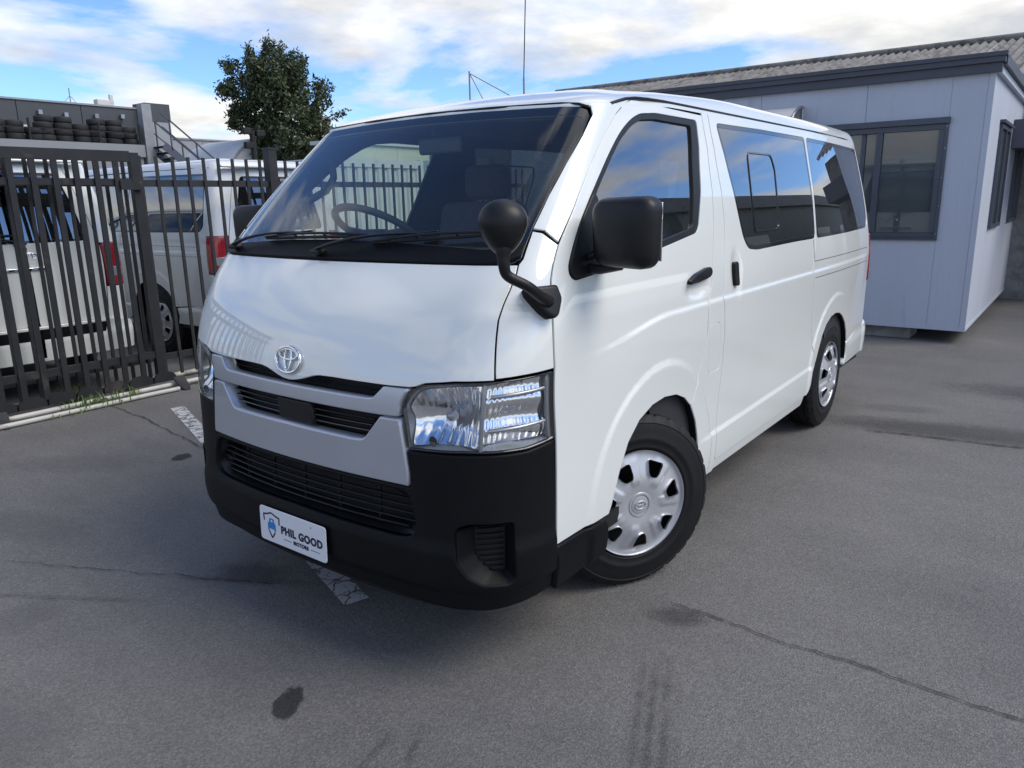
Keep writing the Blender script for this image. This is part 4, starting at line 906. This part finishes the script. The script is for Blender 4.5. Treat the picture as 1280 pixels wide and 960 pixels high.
gbox('top_rail',(-1.672,GY-.03,1.845),(2.3,GY+.03,1.925)); gbox('upper_rail',(-1.672,GY-.022,1.665),(2.3,GY+.022,1.715)); gbox('lower_rail',(-1.672,GY-.022,.265),(2.3,GY+.022,.32))
x=-1.55; i=0
while x<2.2:
    mb=MB(); mb.box((x-.021+1.70,.0225,.10),(x+.021+1.70,.040,1.843)); gp(mb,'picket'); x+=.149
gbox('end_stop',(-1.73,GY+.031,1.63),(-1.56,GY+.06,1.70))
# bottom beam with scalloped roller housings
gbox('bottom_beam',(-1.80,GY-.03,.05),(2.3,GY+.022,.095))
x=-1.72
while x<2.2:
    V=[];F=[];N=10
    for yy in (.026,.046):
        for k in range(N+1):
            a=math.pi*k/N; V.append((x+1.70+.10*math.cos(a)*.98,yy,.055+.085*math.sin(a)**.6))
    F=[tuple(range(N+1)),tuple(range(2*N+1,N,-1))]+[(k,N+1+k,N+2+k,k+1) for k in range(N)]
    mk('roller_cover',V,F,M['steel'],gate,smooth=False); x+=.205
track=empty('gate_track',(-1.7,-3.98,0)); tag(track,'pair of worn white steel pipes on the asphalt under the gate','rail')
for yy,z,rr in ((-3.955,.035,.02),(-3.83,.022,.018)):
    mb=MB(); mb.tube([(-3.9+1.7 if yy<-3.9 else -1.72+1.7,yy+3.98+.0,z),(0.2,yy+3.98-.008,z),(1.2,yy+3.98+.006,z),(4.2,yy+3.98,z)],rr,10); mb.build('pipe',M['pipe'],track,smooth=60)
mb=MB(); mb.tube([(-4.0+1.7,-4.33+3.98,.03),(2.6+1.7,-4.33+3.98,.03)],.022,10); mb.build('pipe',M['pipe'],track,smooth=60)
for xx in (-1.78,-.43):
    V=[(xx+1.7-.05,-3.93+3.98,.10),(xx+1.7+.05,-3.93+3.98,.10),(xx+1.7+.045,-3.85+3.98,.03),(xx+1.7+.02,-3.80+3.98,.005),(xx+1.7-.02,-3.80+3.98,.005),(xx+1.7-.045,-3.85+3.98,.03)]
    V2=[(a,b-.012,c-.006) for a,b,c in V]
    mk('track_bracket',V+V2,[tuple(range(6)),tuple(range(11,5,-1))]+[(i,i+6,(i+1)%6+6,(i+1)%6) for i in range(6)],M['steel'],track,smooth=False)
fence=empty('picket_fence',(-3.12,-4.25,0)); tag(fence,'dark steel picket fence running on behind the gate and the white van','fence')
FY=-4.25
def fbox(n,a,b):
    mb=MB(); mb.box(np.array(a)-np.array((-3.12,FY,0)),np.array(b)-np.array((-3.12,FY,0))); return mb.build(n,M['steel2'],fence)
for xx in (-3.12,-6.1,-9.1): fbox('post',(xx-.045,FY-.045,0),(xx+.045,FY+.045,2.0)); fbox('post_cap',(xx-.05,FY-.05,2.001),(xx+.05,FY+.05,2.02))
fbox('rail',(-11,FY-.018,1.66),(2.3,FY+.018,1.715)); fbox('rail',(-11,FY-.018,.20),(2.3,FY+.018,.25))
x=-11
while x<2.2:
    if min(abs(x-q) for q in (-3.12,-6.1,-9.1))>.06: fbox('picket',(x-.013,FY+.0185,.06),(x+.013,FY+.034,1.905))
    x+=.1432
# weeds along the track
M['grass']=mat('weed_grass',(.10,.16,.035),.7,var=.4,vscale=30)
def tuft(cx,cy,n,h,spread,label):
    V=[];F=[]
    for _ in range(n):
        a=random.uniform(0,6.28); rr=spread*random.random()**.7; x=cx+rr*math.cos(a)*1.6; y=cy+rr*math.sin(a)*.6; hh=h*random.uniform(.4,1.); d=random.uniform(0,6.28); lean=hh*random.uniform(.2,.8); w=.004
        px,py=-math.sin(d)*w,math.cos(d)*w; k=len(V)
        V+=[(x-px,y-py,0),(x+px,y+py,0),(x+math.cos(d)*lean*.4+px*.8,y+math.sin(d)*lean*.4+py*.8,hh*.7),(x+math.cos(d)*lean*.4-px*.8,y+math.sin(d)*lean*.4-py*.8,hh*.7),(x+math.cos(d)*lean,y+math.sin(d)*lean,hh*random.uniform(.6,1.))]
        F+=[(k,k+1,k+2,k+3),(k+3,k+2,k+4)]
    return tag(mk('weed_tuft',V,F,M['grass'],smooth=False),label,'weed','weeds along the gate track')
tuft(-1.12,-3.90,150,.13,.20,'tuft of green weeds between the two white track pipes'); tuft(-1.05,-4.20,60,.20,.07,'small weed sprouting under the gate beam'); tuft(-.95,-3.88,60,.06,.25,'low fringe of weeds beside the white track pipe'); tuft(-1.45,-4.16,30,.10,.05,'single thin weed at the gate foot')

# ------------------------------------------------------------------ portable cabin
M['cabin']=mat('blue_grey_panel',(.50,.54,.62),.55,var=.04,vscale=2.,stretch=(1,1,.15),dirt=((.16,.17,.2),1.6,.62,.35))
M['cabin_dark']=mat('slate_flashing',(.068,.077,.10),.5,var=.08,vscale=4)
M['cabin_frame']=mat('window_aluminium',(.075,.088,.115),.42,metal=.2,var=.06)
M['pane']=mat('cabin_window_glass',(.085,.10,.105),.03,var=.1,vscale=2,spec=1.0)
M['concrete']=mat('concrete_block',(.26,.255,.245),.85,var=.2,vscale=7,bump=.3,bscale=60,dirt=((.10,.10,.09),4,.5,.5))
M['awn']=mat('awning_white',(.62,.62,.60),.5,var=.05)
CX,CY=-7.2,1.18
cab=empty('portable_cabin',(CX,CY,0)); tag(cab,'blue grey portable cabin with dark fascia and sliding window behind the van','cabin')
ribc=[]
def ribbed(n,a,b,axis,nrmdir,ribs=.10,depth=.0012):
    """thin wall panel with shallow vertical flutes"""
    a=np.array(a,float);b=np.array(b,float); L=b[axis]-a[axis]; k=max(2,int(round(L/ribs))); V=[];F=[]
    us=[]
    for i in range(k): us+=[(i/k,0),((i+.42)/k,0),((i+.5)/k,-depth),((i+.58)/k,0)]
    us.append((1,0))
    for uu,dp in us:
        for z in (a[2],b[2]):
            p=a.copy(); p[axis]=a[axis]+L*uu; p[2]=z; p[1-axis]=a[1-axis]+nrmdir*dp; V.append(p-np.array((CX,CY,0)))
    for uu in (1,0):
        for z in (a[2],b[2]):
            p=a.copy();p[axis]=a[axis]+L*uu;p[2]=z;p[1-axis]=a[1-axis]-nrmdir*.06;V.append(p-np.array((CX,CY,0)))
    n_=len(us)+2
    for i in range(n_): j=(i+1)%n_; F.append((2*i,2*j,2*j+1,2*i+1))
    F.append(tuple(2*i for i in range(n_))[::-1]); F.append(tuple(2*i+1 for i in range(n_)))
    return mk(n,V,F,M['cabin'],cab,smooth=False)
def cbox(n,a,b,mt,par=None):
    mb=MB(); mb.box(np.array(a)-np.array((CX,CY,0)),np.array(b)-np.array((CX,CY,0))); return mb.build(n,mt,par or cab)
zt=2.60; zb=.155
WY0,WY1,WZ0,WZ1=-1.0,.815,1.045,2.13
# front wall, split at the panel joints and around the window
ribbed('wall_panel',(CX,.8175+.02,zb),(CX,1.13,zt),1,1); 
for y0,y1 in ((.0835,.8375),): ribbed('wall_panel',(CX,y0+.002,WZ1+.005),(CX,y1-.002,zt),1,1); ribbed('wall_panel',(CX,y0+.002,zb),(CX,y1-.002,WZ0-.005),1,1)
ribbed('wall_panel',(CX,WY0+.002,WZ1+.005),(CX,.0815,zt),1,1); ribbed('wall_panel',(CX,WY0+.002,zb),(CX,.0815,WZ0-.005),1,1)
y=WY0
while y>-3.5: ribbed('wall_panel',(CX,y-1.148,zb),(CX,y-.002,zt),1,1); y-=1.15
# side wall along -x
xs=[-7.25,-8.05,-9.15,-10.15,-11.35,-12.5,-13.7]
for x0,x1 in zip(xs[:-1],xs[1:]):
    ribbed('wall_panel',(x1+.002,CY,zb),(x0-.002,CY,zt),0,1)
cbox('corner_trim',(CX-.05,1.132,zb-.003),(CX+.004,CY+.004,zt),M['cabin'])
cbox('base_rail',(CX-.05,-4.45,zb-.03),(CX+.006,CY+.006,zb+.004),M['cabin']); cbox('base_rail',(-13.7,CY-.05,zb-.03),(CX-.052,CY+.006,zb+.004),M['cabin'])
cbox('inner_wall',(-13.6,-4.4,zb),(CX-.07,CY-.07,zt-.02),M['dark'])
# fascia: stepped gutter on the front, rising barge on the side
cbox('fascia',(CX-.02,-4.5,zt-.045),(CX+.055,CY+.05,zt+.035),M['cabin_dark']); cbox('fascia',(CX-.02,-4.5,zt+.037),(CX+.085,CY+.07,zt+.085),M['cabin_dark']); cbox('fascia',(CX-.02,-4.5,zt+.087),(CX+.10,CY+.085,zt+.125),M['cabin_dark'])
cbox('barge',(-13.8,CY-.02,zt-.045),(CX-.022,CY+.045,zt+.02),M['cabin']); cbox('barge',(-13.8,CY-.02,zt+.022),(CX-.022,CY+.08,zt+.115),M['cabin_dark'])
cbox('roof_deck',(-13.7,-4.4,zt+.02),(CX-.03,CY-.03,zt+.09),M['cabin_dark'])
# window
win=cbox('window',(CX-.03,WY0,WZ0),(CX+.004,WY1,WZ0+.05),M['cabin_frame'])
cbox('frame_head',(CX-.03,WY0,WZ1-.05),(CX+.018,WY1,WZ1),M['cabin_frame'],win); cbox('frame_jamb',(CX-.03,WY1-.05,WZ0+.052),(CX+.018,WY1,WZ1-.052),M['cabin_frame'],win); cbox('frame_jamb',(CX-.03,WY0,WZ0+.052),(CX+.018,WY0+.05,WZ1-.052),M['cabin_frame'],win)
cbox('mullion',(CX-.03,.205,WZ0+.052),(CX+.012,.265,WZ1-.052),M['cabin_frame'],win); cbox('mullion',(CX-.05,.06,WZ0+.052),(CX-.022,.10,WZ1-.052),M['cabin_frame'],win)
cbox('pane',(CX-.025,.267,WZ0+.052),(CX-.018,WY1-.052,WZ1-.052),M['pane'],win); cbox('pane',(CX-.05,.102,WZ0+.052),(CX-.044,.203,WZ1-.052),M['pane'],win); cbox('pane',(CX-.05,WY0+.052,WZ0+.052),(CX-.044,.058,WZ1-.052),M['pane'],win)
cbox('head_flashing',(CX,-1.06,WZ1+.004),(CX+.045,.855,WZ1+.06),M['cabin_frame'],win); cbox('sill_flashing',(CX,-1.02,WZ0-.025),(CX+.025,WY1+.01,WZ0-.002),M['cabin_dark'],win)
cbox('jamb_flashing',(CX,WY1+.002,WZ0-.024),(CX+.022,WY1+.032,WZ1+.003),M['cabin_frame'],win)
for z in (1.08,1.35,1.62,1.9,2.1): cbox('screw_head',(CX+.022,WY1+.012,z),(CX+.026,WY1+.022,z+.01),M['lamp_grey'],win)
for xa,xb in ((-8.10,-9.1),(-10.2,-11.3)):
    w=cbox('window',(xb,CY,1.10),(xa,CY+.03,1.14),M['cabin_frame']); cbox('frame_head',(xb,CY,2.12),(xa,CY+.03,2.16),M['cabin_frame'],w)
    for xx in (xb,(xa+xb)/2-.02,xa-.045): cbox('frame_jamb',(xx,CY,1.142),(xx+.045,CY+.03,2.118),M['cabin_frame'],w)
    cbox('pane',(xb+.046,CY+.004,1.142),((xa+xb)/2-.022,CY+.010,2.118),M['pane'],w); cbox('pane',((xa+xb)/2+.027,CY+.004,1.142),(xa-.047,CY+.010,2.118),M['pane'],w)
    cbox('window_hood',(xb-.04,CY,2.17),(xa+.04,CY+.05,2.20),M['cabin_frame'],w)
ca=cbox('door_canopy',(-10.9,CY+.006,1.98),(-9.55,CY+.95,2.30),M['cabin_dark'])
# rounded awning over the hidden door
aw=empty('awning',parent=cab); V=[];F=[];N=8
for yy in (-.55,-1.75):
    for k in range(N+1):
        a=math.pi/2*k/N; V.append((.02+.42*math.sin(a),yy-CY,2.40-.36*(1-math.cos(a))))
mk('awning_shell',V,[(k,k+1,N+2+k,N+1+k) for k in range(N)],M['awn'],aw,smooth=True)
for yy in (-.548,-1.752):
    mb=MB(); mb.tube([(.02+.42*math.sin(math.pi/2*k/8),yy-CY,2.395-.36*(1-math.cos(math.pi/2*k/8))) for k in range(9)],.014,6); mb.tube([(.01,yy-CY,2.38),(.01,yy-CY,2.05)],.014,6); mb.tube([(.01,yy-CY,2.16),(.36,yy-CY,2.2)],.01,6); mb.build('awning_bracket',M['lamp_grey'],aw,smooth=50)
for n_,(x,y,sx_,sy) in enumerate([(-7.50,.42,.20,.52),(-7.5,-2.6,.2,.8),(-7.5,-3.9,.2,.4),(-10.5,.9,.4,.2)]):
    mb=MB(); mb.box((-sx_,-sy/1,0),(sx_,sy/2,.124)); o=mb.build('concrete_footing',M['concrete'],loc=(x,y,0)); tag(o,['long concrete footing block under the cabin front, its end showing','concrete footing under the cabin front hidden behind the van','concrete footing under the far end of the cabin front','concrete footing under the cabin side wall'][n_],'footing','footings under the cabin')

# ------------------------------------------------------------------ shed with corrugated roof behind the cabin
M['corr']=mat('weathered_corrugated_roof',(.20,.19,.175),.85,var=.25,vscale=3,stretch=(.4,1,1),dirt=((.075,.07,.062),5.,.48,.75))
shed=empty('corrugated_roof_shed',(-14,-3,0)); tag(shed,'long shed with weathered grey corrugated roof rising behind the cabin','shed')
RX,RZ=-16.6,4.28; EX,EZ=-10.8,2.90
pitch=.146; sw_=1.022
def wave_sheet(y0,y1):
    V=[];F=[];n=int(round((y1-y0)/pitch))*8
    for i in range(n+1):
        y=y0+(y1-y0)*i/n; h=.026*math.cos(2*math.pi*(y-y0)/pitch)
        for q,(x,z) in enumerate(((EX,EZ),((EX+RX)/2,(EZ+RZ)/2-.02),(RX,RZ))): V.append((x+14,y+3,z+h))
    for i in range(n):
        for q in range(2): F.append((3*i+q,3*i+3+q,3*i+4+q,3*i+1+q))
    return V,F
y=-9.95; i=0
while y<2:
    V,F=wave_sheet(y,y+sw_-.002); o=mk('roof_sheet',V,F,M['corr'],shed,smooth=True); o.location.z=.006*(i%2); y+=sw_; i+=1
mb=MB(); mb.tube([(RX+14.0,-9.97+3,RZ+.03),(RX+14.0,2.4+3,RZ+.03)],.075,10); mb.build('ridge_cap',M['corr'],shed,smooth=60)
mb=MB(); mb.box((EX-.5+14,-9.8+3,0),(RX-4+14,2.2+3,2.85)); mb.build('shed_wall',M['concrete'],shed)

# ------------------------------------------------------------------ white containers behind the fence
M['cont']=mat('white_container',(.56,.62,.59),.55,var=.06,vscale=1.2,stretch=(1,1,.2),dirt=((.30,.31,.27),1.5,.6,.4)); M['cream']=mat('pale_green_wall',(.60,.66,.52),.7,var=.05,vscale=.6)
def container(loc,L,Wd,H,rz,label):
    o=empty('site_container',loc,rz); tag(o,label,'container','containers behind the fence')
    V=[];F=[];prof=[]
    x=-L/2
    while x<L/2-.01: prof+=[(x,0),(x+.07,0),(x+.10,-.03),(x+.17,-.03),(x+.20,0)]; x+=.24
    for px,d in prof:
        for z in (.16,H-.13): V.append((px,Wd/2+d,z))
    F=[(2*i,2*i+1,2*i+3,2*i+2) for i in range(len(prof)-1)]
    mk('side_sheet',V,F,M['cont'],o,smooth=False)
    for a,b,nm in (((-L/2,Wd/2-.06,H-.14),(L/2,Wd/2+.015,H),'top_rail'),((-L/2,Wd/2-.06,.02),(L/2,Wd/2+.015,.17),'bottom_rail'),((-L/2-.08,Wd/2-.08,0),(-L/2+.0,Wd/2+.02,H+.02),'corner_post'),((L/2,Wd/2-.08,0),(L/2+.08,Wd/2+.02,H+.02),'corner_post'),((-L/2,-Wd/2,.03),(L/2,Wd/2-.065,H-.02),'body')):
        mb=MB(); mb.box(a,b); mb.build(nm,M['cont'],o)
    mb=MB(); mb.box((-L/2-.05,-Wd/2,.05),(-L/2-.001,Wd/2-.09,H-.05)); mb.build('end_door',M['cont'],o)
    return o
container((-7.98,-9.25,0),2.28,2.44,2.24,0,'white corrugated container behind the fence, seen through the windscreen')
container((-12.6,-9.4,0),4.4,2.44,2.35,R_(3),'pale container farther along the fence, seen between the van seats')
hall=empty('pale_green_hall',(-12.4,-13.2,0)); tag(hall,'pale green low hall standing behind the white container','building')
for k in range(4): mb=MB(); mb.box((-4.4+k*1.7+.005,1.9,0),(-4.4+(k+1)*1.7-.005,2.0,2.78)); mb.build('wall_panel',M['cream'],hall)
mb=MB(); mb.box((-4.4,1.2,0),(2.4,1.895,2.75)); mb.build('body',M['cream'],hall); mb=MB(); mb.box((-4.5,1.1,2.782),(2.5,2.06,2.86)); mb.build('roof_edge',M['cont'],hall)

# ------------------------------------------------------------------ tyre shop with stacked tyres, stair
M['shop_dark']=mat('charcoal_cladding',(.060,.066,.076),.6,var=.06,vscale=1); M['shop_grey']=mat('mid_grey_wall',(.24,.25,.265),.7,var=.06,vscale=.7); M['shop_pale']=mat('pale_grey_wall',(.30,.315,.335),.7,var=.06,vscale=.5)
M['galv']=mat('galvanised_steel',(.30,.31,.32),.5,metal=.5,var=.1,vscale=6)
BY=-24.3
shop=empty('tyre_shop',(-8,BY-4,0)); tag(shop,'charcoal clad tyre shop with a mezzanine deck and outside stair','building')
def sbox(n,a,b,mt,par=None):
    mb=MB(); mb.box(np.array(a)-np.array((-8,BY-4,0)),np.array(b)-np.array((-8,BY-4,0))); return mb.build(n,mt,par or shop)
for k in range(9): x1=-13.45+k*2.0; sbox('cladding_panel',(x1+.012,-26.3,3.0),(x1+1.988,-26.0,4.96),M['shop_dark'])
sbox('parapet_cap',(-13.5,-26.32,4.962),(4.6,-25.96,5.02),M['galv'])
sbox('lower_wall',(-12.55,-26,0),(5,BY-.05,3.40),M['shop_grey']); sbox('deck_edge',(-12.6,BY-.049,3.20),(5,BY+.05,3.60),M['shop_grey']); sbox('deck',(-12.6,-26,3.402),(5,BY-.051,3.598),M['shop_grey'])
sbox('stair_column',(-12.95,BY-.2,2.7),(-12.62,BY+.1,4.95),M['galv'])
tw_=sbox('sign_tower',(-14.4,-26.4,0),(-13.5,-25.6,4.55),M['shop_pale']); sbox('sign_face',(-14.42,-26.42,4.552),(-13.48,-25.58,5.17),M['shop_dark'],tw_)
for x in (-9.05,-11.15,-12.5,-7.0): sbox('rail_post',(x-.03,BY-.02,3.602),(x+.03,BY+.03,4.25),M['dark'])
for z in (3.95,): sbox('hand_rail',(-12.5,BY-.0,z),(4.5,BY+.025,z+.035),M['dark'])
for x0,x1 in ((-7.2,-8.5),(-8.75,-9.7),(-10.6,-11.4)): sbox('high_window',(x1,-25.998,3.75),(x0,-25.97,4.2),M['awn'])
for x,z in ((-10.1,4.55),(-10.9,4.52),(-11.9,4.55),(-12.8,4.6)): sbox('wall_light',(x-.06,-25.97,z),(x+.06,-25.86,z+.14),M['lamp_grey'])
stair=empty('outside_stair',(-12.9,BY,0)); tag(stair,'dark steel stair with handrails descending beside the tyre shop','stair')
top=Vector((0,.3,3.62)); bot=Vector((-4.6,.3,.0)); nst=20
for k in range(nst):
    p=top.lerp(bot,(k+.5)/nst); mb=MB(); mb.box(p+Vector((-.14,-.45,-.02)),p+Vector((.14,.45,.02))); mb.build('tread',M['dark'],stair)
for yy in (-.16,.76):
    for nm,h,w in (('stringer',-.06,.26),('hand_rail',1.0,.045),('mid_rail',.55,.03)):
        mb=MB(); mb.bar(top+Vector((0,yy-.3,h)),bot+Vector((0,yy-.3,h)),.04,w); mb.build(nm,M['cabin_frame'],stair)
    for k in range(5):
        p=top.lerp(bot,(k+.3)/5)+Vector((0,yy-.3,0)); mb=MB(); mb.bar(p,p+Vector((0,0,1.0)),.04,.04,up=(1,0,0)); mb.build('baluster',M['cabin_frame'],stair)
tm=MB(); tm.lathe([(.155,-.07),(.165,-.09),(.22,-.10),(.262,-.085),(.275,-.05),(.277,0),(.275,.05),(.262,.085),(.22,.10),(.165,.09),(.155,.07)],20,axis='z'); t0=tm.build('old_tyre',M['rubber_old'],smooth=50)
TY='old tyre between two others in a stack on the tyre shop deck'
first=True; sts=[(-8.25,3),(-8.78,3),(-9.32,2),(-9.62,4),(-10.2,4),(-10.74,3),(-11.25,4),(-11.8,4),(-12.3,3),(-7.7,3),(-9.95,2),(-11.53,3)]
for si,(x,nn) in enumerate(sts):
    back=si>=10
    for k in range(nn):
        o=t0 if first else t0.copy()
        if not first: COL.objects.link(o)
        first=False
        o.location=(x+random.uniform(-.03,.03),BY-.38-(.55 if back else 0)+random.uniform(-.04,.04),3.70+.192*k+.002); o.rotation_euler=(random.uniform(-.02,.02),random.uniform(-.02,.02),random.uniform(0,6)); tag(o,('old tyre in a low stack behind the others on the tyre shop deck' if back else 'topmost old tyre of a stack on the tyre shop deck' if k==nn-1 else 'lowest old tyre of a stack, lying on the tyre shop deck' if k==0 else TY),'tyre','tyres stacked on the deck')
ant=empty('roof_antenna',(-12.05,-28,0)); tag(ant,'thin guyed antenna standing on the tyre shop roof','antenna')
mb=MB(); mb.tube([(0,0,3),(0,0,5.75)],.02,6); mb.build('mast',M['galv'],ant)
for dx in (-.5,.5): mb=MB(); mb.tube([(0,0,5.5),(dx,0,4.9)],.008,4); mb.build('guy_wire',M['galv'],ant)
ac=empty('roof_air_unit',(-12.75,-27.0,4.9)); tag(ac,'small pale air unit on a bracket above the tyre shop parapet','air unit')
mb=MB(); mb.rbox((.0,0,.28),(.30,.15,.14),.03); mb.build('casing',M['awn'],ac); mb=MB(); mb.rbox((-.22,.1,.45),(.06,.06,.16),.02); mb.build('vent',M['awn'],ac); mb=MB(); mb.box((-.02,-.02,-1.9),(.02,.02,.14)); mb.build('bracket',M['galv'],ac)
wh=empty('grey_warehouse',(-22,-36,0)); tag(wh,'plain pale grey warehouse wall behind the stair and the tree','building')
for k in range(7): mb=MB(); mb.box((-8+k*2.3+.01,1.8,0),(-8+(k+1)*2.3-.01,2.0,4.72)); mb.build('wall_panel',M['shop_pale'],wh)
mb=MB(); mb.box((-8.1,1.7,4.722),(8.2,2.05,4.80)); mb.build('roof_cap',M['galv'],wh)
# hoop shelter, light pole
M['hoop']=mat('translucent_cover',(.50,.52,.54),.5,var=.08,vscale=2)
hp=empty('hoop_shelter',(-19.0,-26,0)); tag(hp,'grey hoop shelter with an arched frame below the tree','shelter')
V=[];F=[];N=16
for yy in (0,-4):
    for k in range(N+1): a=math.pi*k/N; V.append((2.2*math.cos(a),yy,2.1+2.2*math.sin(a)))
mk('cover',V,[(k,k+1,N+2+k,N+1+k) for k in range(N)],M['hoop'],hp,smooth=True)
mk('end_sheet',[(2.15*math.cos(math.pi*k/N),-.05,2.1+2.15*math.sin(math.pi*k/N)) for k in range(N+1)]+[(-2.15,-.05,0),(2.15,-.05,0)],[tuple(range(N+3))],M['hoop'],hp,smooth=False)
mb=MB(); mb.tube([(2.22*math.cos(math.pi*k/N),.02,2.1+2.22*math.sin(math.pi*k/N)) for k in range(N+1)],.05,6); mb.build('front_hoop',M['galv'],hp,smooth=60)
lp=empty('light_pole',(-7.70,-11.05,0)); tag(lp,'slim dark light pole with two floodlights in front of the tree','lamp post')
mb=MB(); mb.tube([(0,0,0),(0,0,2.9)],.055,10); mb.build('pole',M['dark'],lp,smooth=60)
for dx,dz in ((.12,2.88),(-.10,2.85),(.10,2.62)):
    mb=MB(); mb.rbox((dx*1.3,.05,dz),(.09,.05,.06),.015); mb.build('floodlight',M['dark'],lp,smooth=50)
mb=MB(); mb.tube([(.18,0,2.88),(-.18,0,2.88)],.02,6); mb.build('cross_arm',M['dark'],lp)
wm=empty('whip_antenna',(-18.77,-12.62,0)); tag(wm,'tall thin whip antenna rising above the van roof','antenna'); mb=MB(); mb.tube([(0,0,0),(0,0,5.2)],.03,6); mb.build('mast',M['galv'],wm); mb=MB(); mb.tube([(0,0,5.2),(-.05,.1,8.2)],.016,6); mb.build('whip',M['dark'],wm)
sm_=empty('guyed_mast',(-17.73,-13.95,0)); tag(sm_,'short thin mast with slanting stays showing over the van roof','mast'); mb=MB(); mb.tube([(0,0,0),(0,0,5.42)],.026,6); mb.build('mast',M['galv'],sm_)
for e in ((-1.0,1.25,4.5),(-.28,.36,4.5)): mb=MB(); mb.tube([(0,0,5.36),e],.016,5); mb.build('stay',M['galv'],sm_)

# ------------------------------------------------------------------ tree
M['bark']=mat('bark',(.07,.055,.045),.9,var=.3,vscale=5,bump=.4,bscale=20); 
def leafmat():
    m=bpy.data.materials.new('leaves'); m.use_nodes=True; t=m.node_tree; b=t.nodes['Principled BSDF']
    v=nd(t,'ShaderNodeTexCoord').outputs['Object']; n_=noise(t,v,.9,3,.6); n2_=noise(t,v,6.,2,.6)
    c=ramp(t,mth(t,'ADD',mth(t,'MULTIPLY',n_,.5),mth(t,'MULTIPLY',n2_,.5)),[(.3,(.022,.034,.015)),(.5,(.054,.074,.030)),(.68,(.12,.145,.062))])
    t.links.new(c,b.inputs['Base Color']); b.inputs['Roughness'].default_value=.5
    return m
M['leaf']=leafmat()
def tree(loc,blobs,nleaf,trunk,label,size=.10,sprays=()):
    o=empty('broadleaf_tree',loc); tag(o,label,'tree')
    mb=MB(); h=trunk
    mb.tube([(0,0,0),(.06,.03,h*.4),(-.05,.05,h*.75),(0,0,h)],[.26,.22,.18,.14],10)
    for c,rr in blobs:
        mid=Vector((c[0]*.4,c[1]*.4,h*.75+(c[2]-h)*.45)); mb.tube([(0,0,h*.7),mid,Vector(c)],[.12,.08,.02],6)
    for a,b_ in sprays: mb.tube([a,tuple(np.array(a)*.4+np.array(b_)*.6+np.array((.05,.03,.1))),b_],[.04,.025,.008],5)
    mb.build('trunk',M['bark'],o,smooth=50)
    V=[];F=[]; tot=sum(r_**2 for _,r_ in blobs)
    def leaf(p,sz):
        a=Vector(rng.normal(size=3)).normalized(); b_=a.cross(Vector(rng.normal(size=3))).normalized(); k=len(V)
        V.extend([tuple(p-a*sz),tuple(p+b_*sz*.42),tuple(p+a*sz),tuple(p-b_*sz*.42)]); F.append((k,k+1,k+2,k+3))
    for c,rr in blobs:
        nc=max(5,int(34*rr*rr)); cl=[]
        for _ in range(nc):
            d=rng.normal(size=3); d/=np.linalg.norm(d); cl.append(np.array(c)+d*rr*(.45+.62*rng.random()**.6))
        for _ in range(int(nleaf*rr*rr/tot)):
            q=cl[rng.integers(nc)]+rng.normal(size=3)*(.06+rr*.075); leaf(Vector(q),size*rng.uniform(.6,1.25))
    for a,b_ in sprays:
        for _ in range(130):
            s=rng.uniform(.35,1.); q=np.array(a)*(1-s)+np.array(b_)*s+rng.normal(size=3)*.09; leaf(Vector(q),size*rng.uniform(.6,1.1))
    mk('crown',V,F,M['leaf'],o,smooth=False); return o
# local axes: x to picture left, built in world coordinates rotated to face the yard
L_=Vector((.605,-.796,0)); D_=Vector((-.796,-.605,0))
def tb_(l,d,z): v=L_*l*.88+D_*d; return (v.x,v.y,z)
TB=[(tb_(1.6,0,6.3),.95),(tb_(.6,.4,6.9),1.05),(tb_(-.2,-.2,6.5),1.15),(tb_(.4,.2,5.6),1.3),(tb_(1.5,.3,5.2),.75),(tb_(-1.1,.2,5.6),.95),(tb_(-.5,-.3,4.5),1.2),(tb_(-1.4,.1,4.2),.85),(tb_(.5,.1,3.9),.75),(tb_(1.85,-.1,4.9),.45),(tb_(-.9,.2,3.2),.9),(tb_(.2,.3,3.0),.6),(tb_(-1.9,.2,3.3),.6)]
tree((-19.0,-25.1,0),TB,33000,3.0,'dense dark green broadleaf tree standing behind the parked vans',.092,
  [(tb_(-1.2,0,5.0),tb_(-2.5,0,6.25)),(tb_(-1.3,0,4.8),tb_(-2.2,0,6.55)),(tb_(-1.4,0,4.6),tb_(-3.0,.1,5.2)),(tb_(.9,0,6.8),tb_(.3,0,8.1)),(tb_(1.2,0,6.6),tb_(1.3,0,7.75)),(tb_(1.6,0,6.3),tb_(2.6,0,7.2)),(tb_(.2,0,6.9),tb_(-.9,0,7.5))])

# ------------------------------------------------------------------ shed across the yard, beside the camera: it shows mirrored in the van's windows
M['yard_wall']=mat('grey_green_cladding',(.16,.18,.175),.6,var=.08,vscale=1,stretch=(1,1,.2))
ys=empty('yard_shed',(-19.5,4.7,0)); tag(ys,'long grey green shed across the yard, mirrored in the van windows','shed')
for k in range(13):
    mb=MB(); mb.box((-10+k*1.5+.006,-.1,0),(-10+(k+1)*1.5-.006,.1,2.85)); mb.build('wall_panel',M['yard_wall'],ys)
mb=MB(); mb.box((-10.1,-.25,2.852),(10.2,.1,3.25)); mb.build('fascia',M['cabin_dark'],ys); mb=MB(); mb.box((-10.1,.102,1.6),(10.2,5,3.2)); mb.build('body',M['yard_wall'],ys)
for k in range(3): mb=MB(); mb.box((-6+k*6,-.13,.02),(-3.4+k*6,-.102,2.0)); mb.build('roller_door',M['awn'],ys)
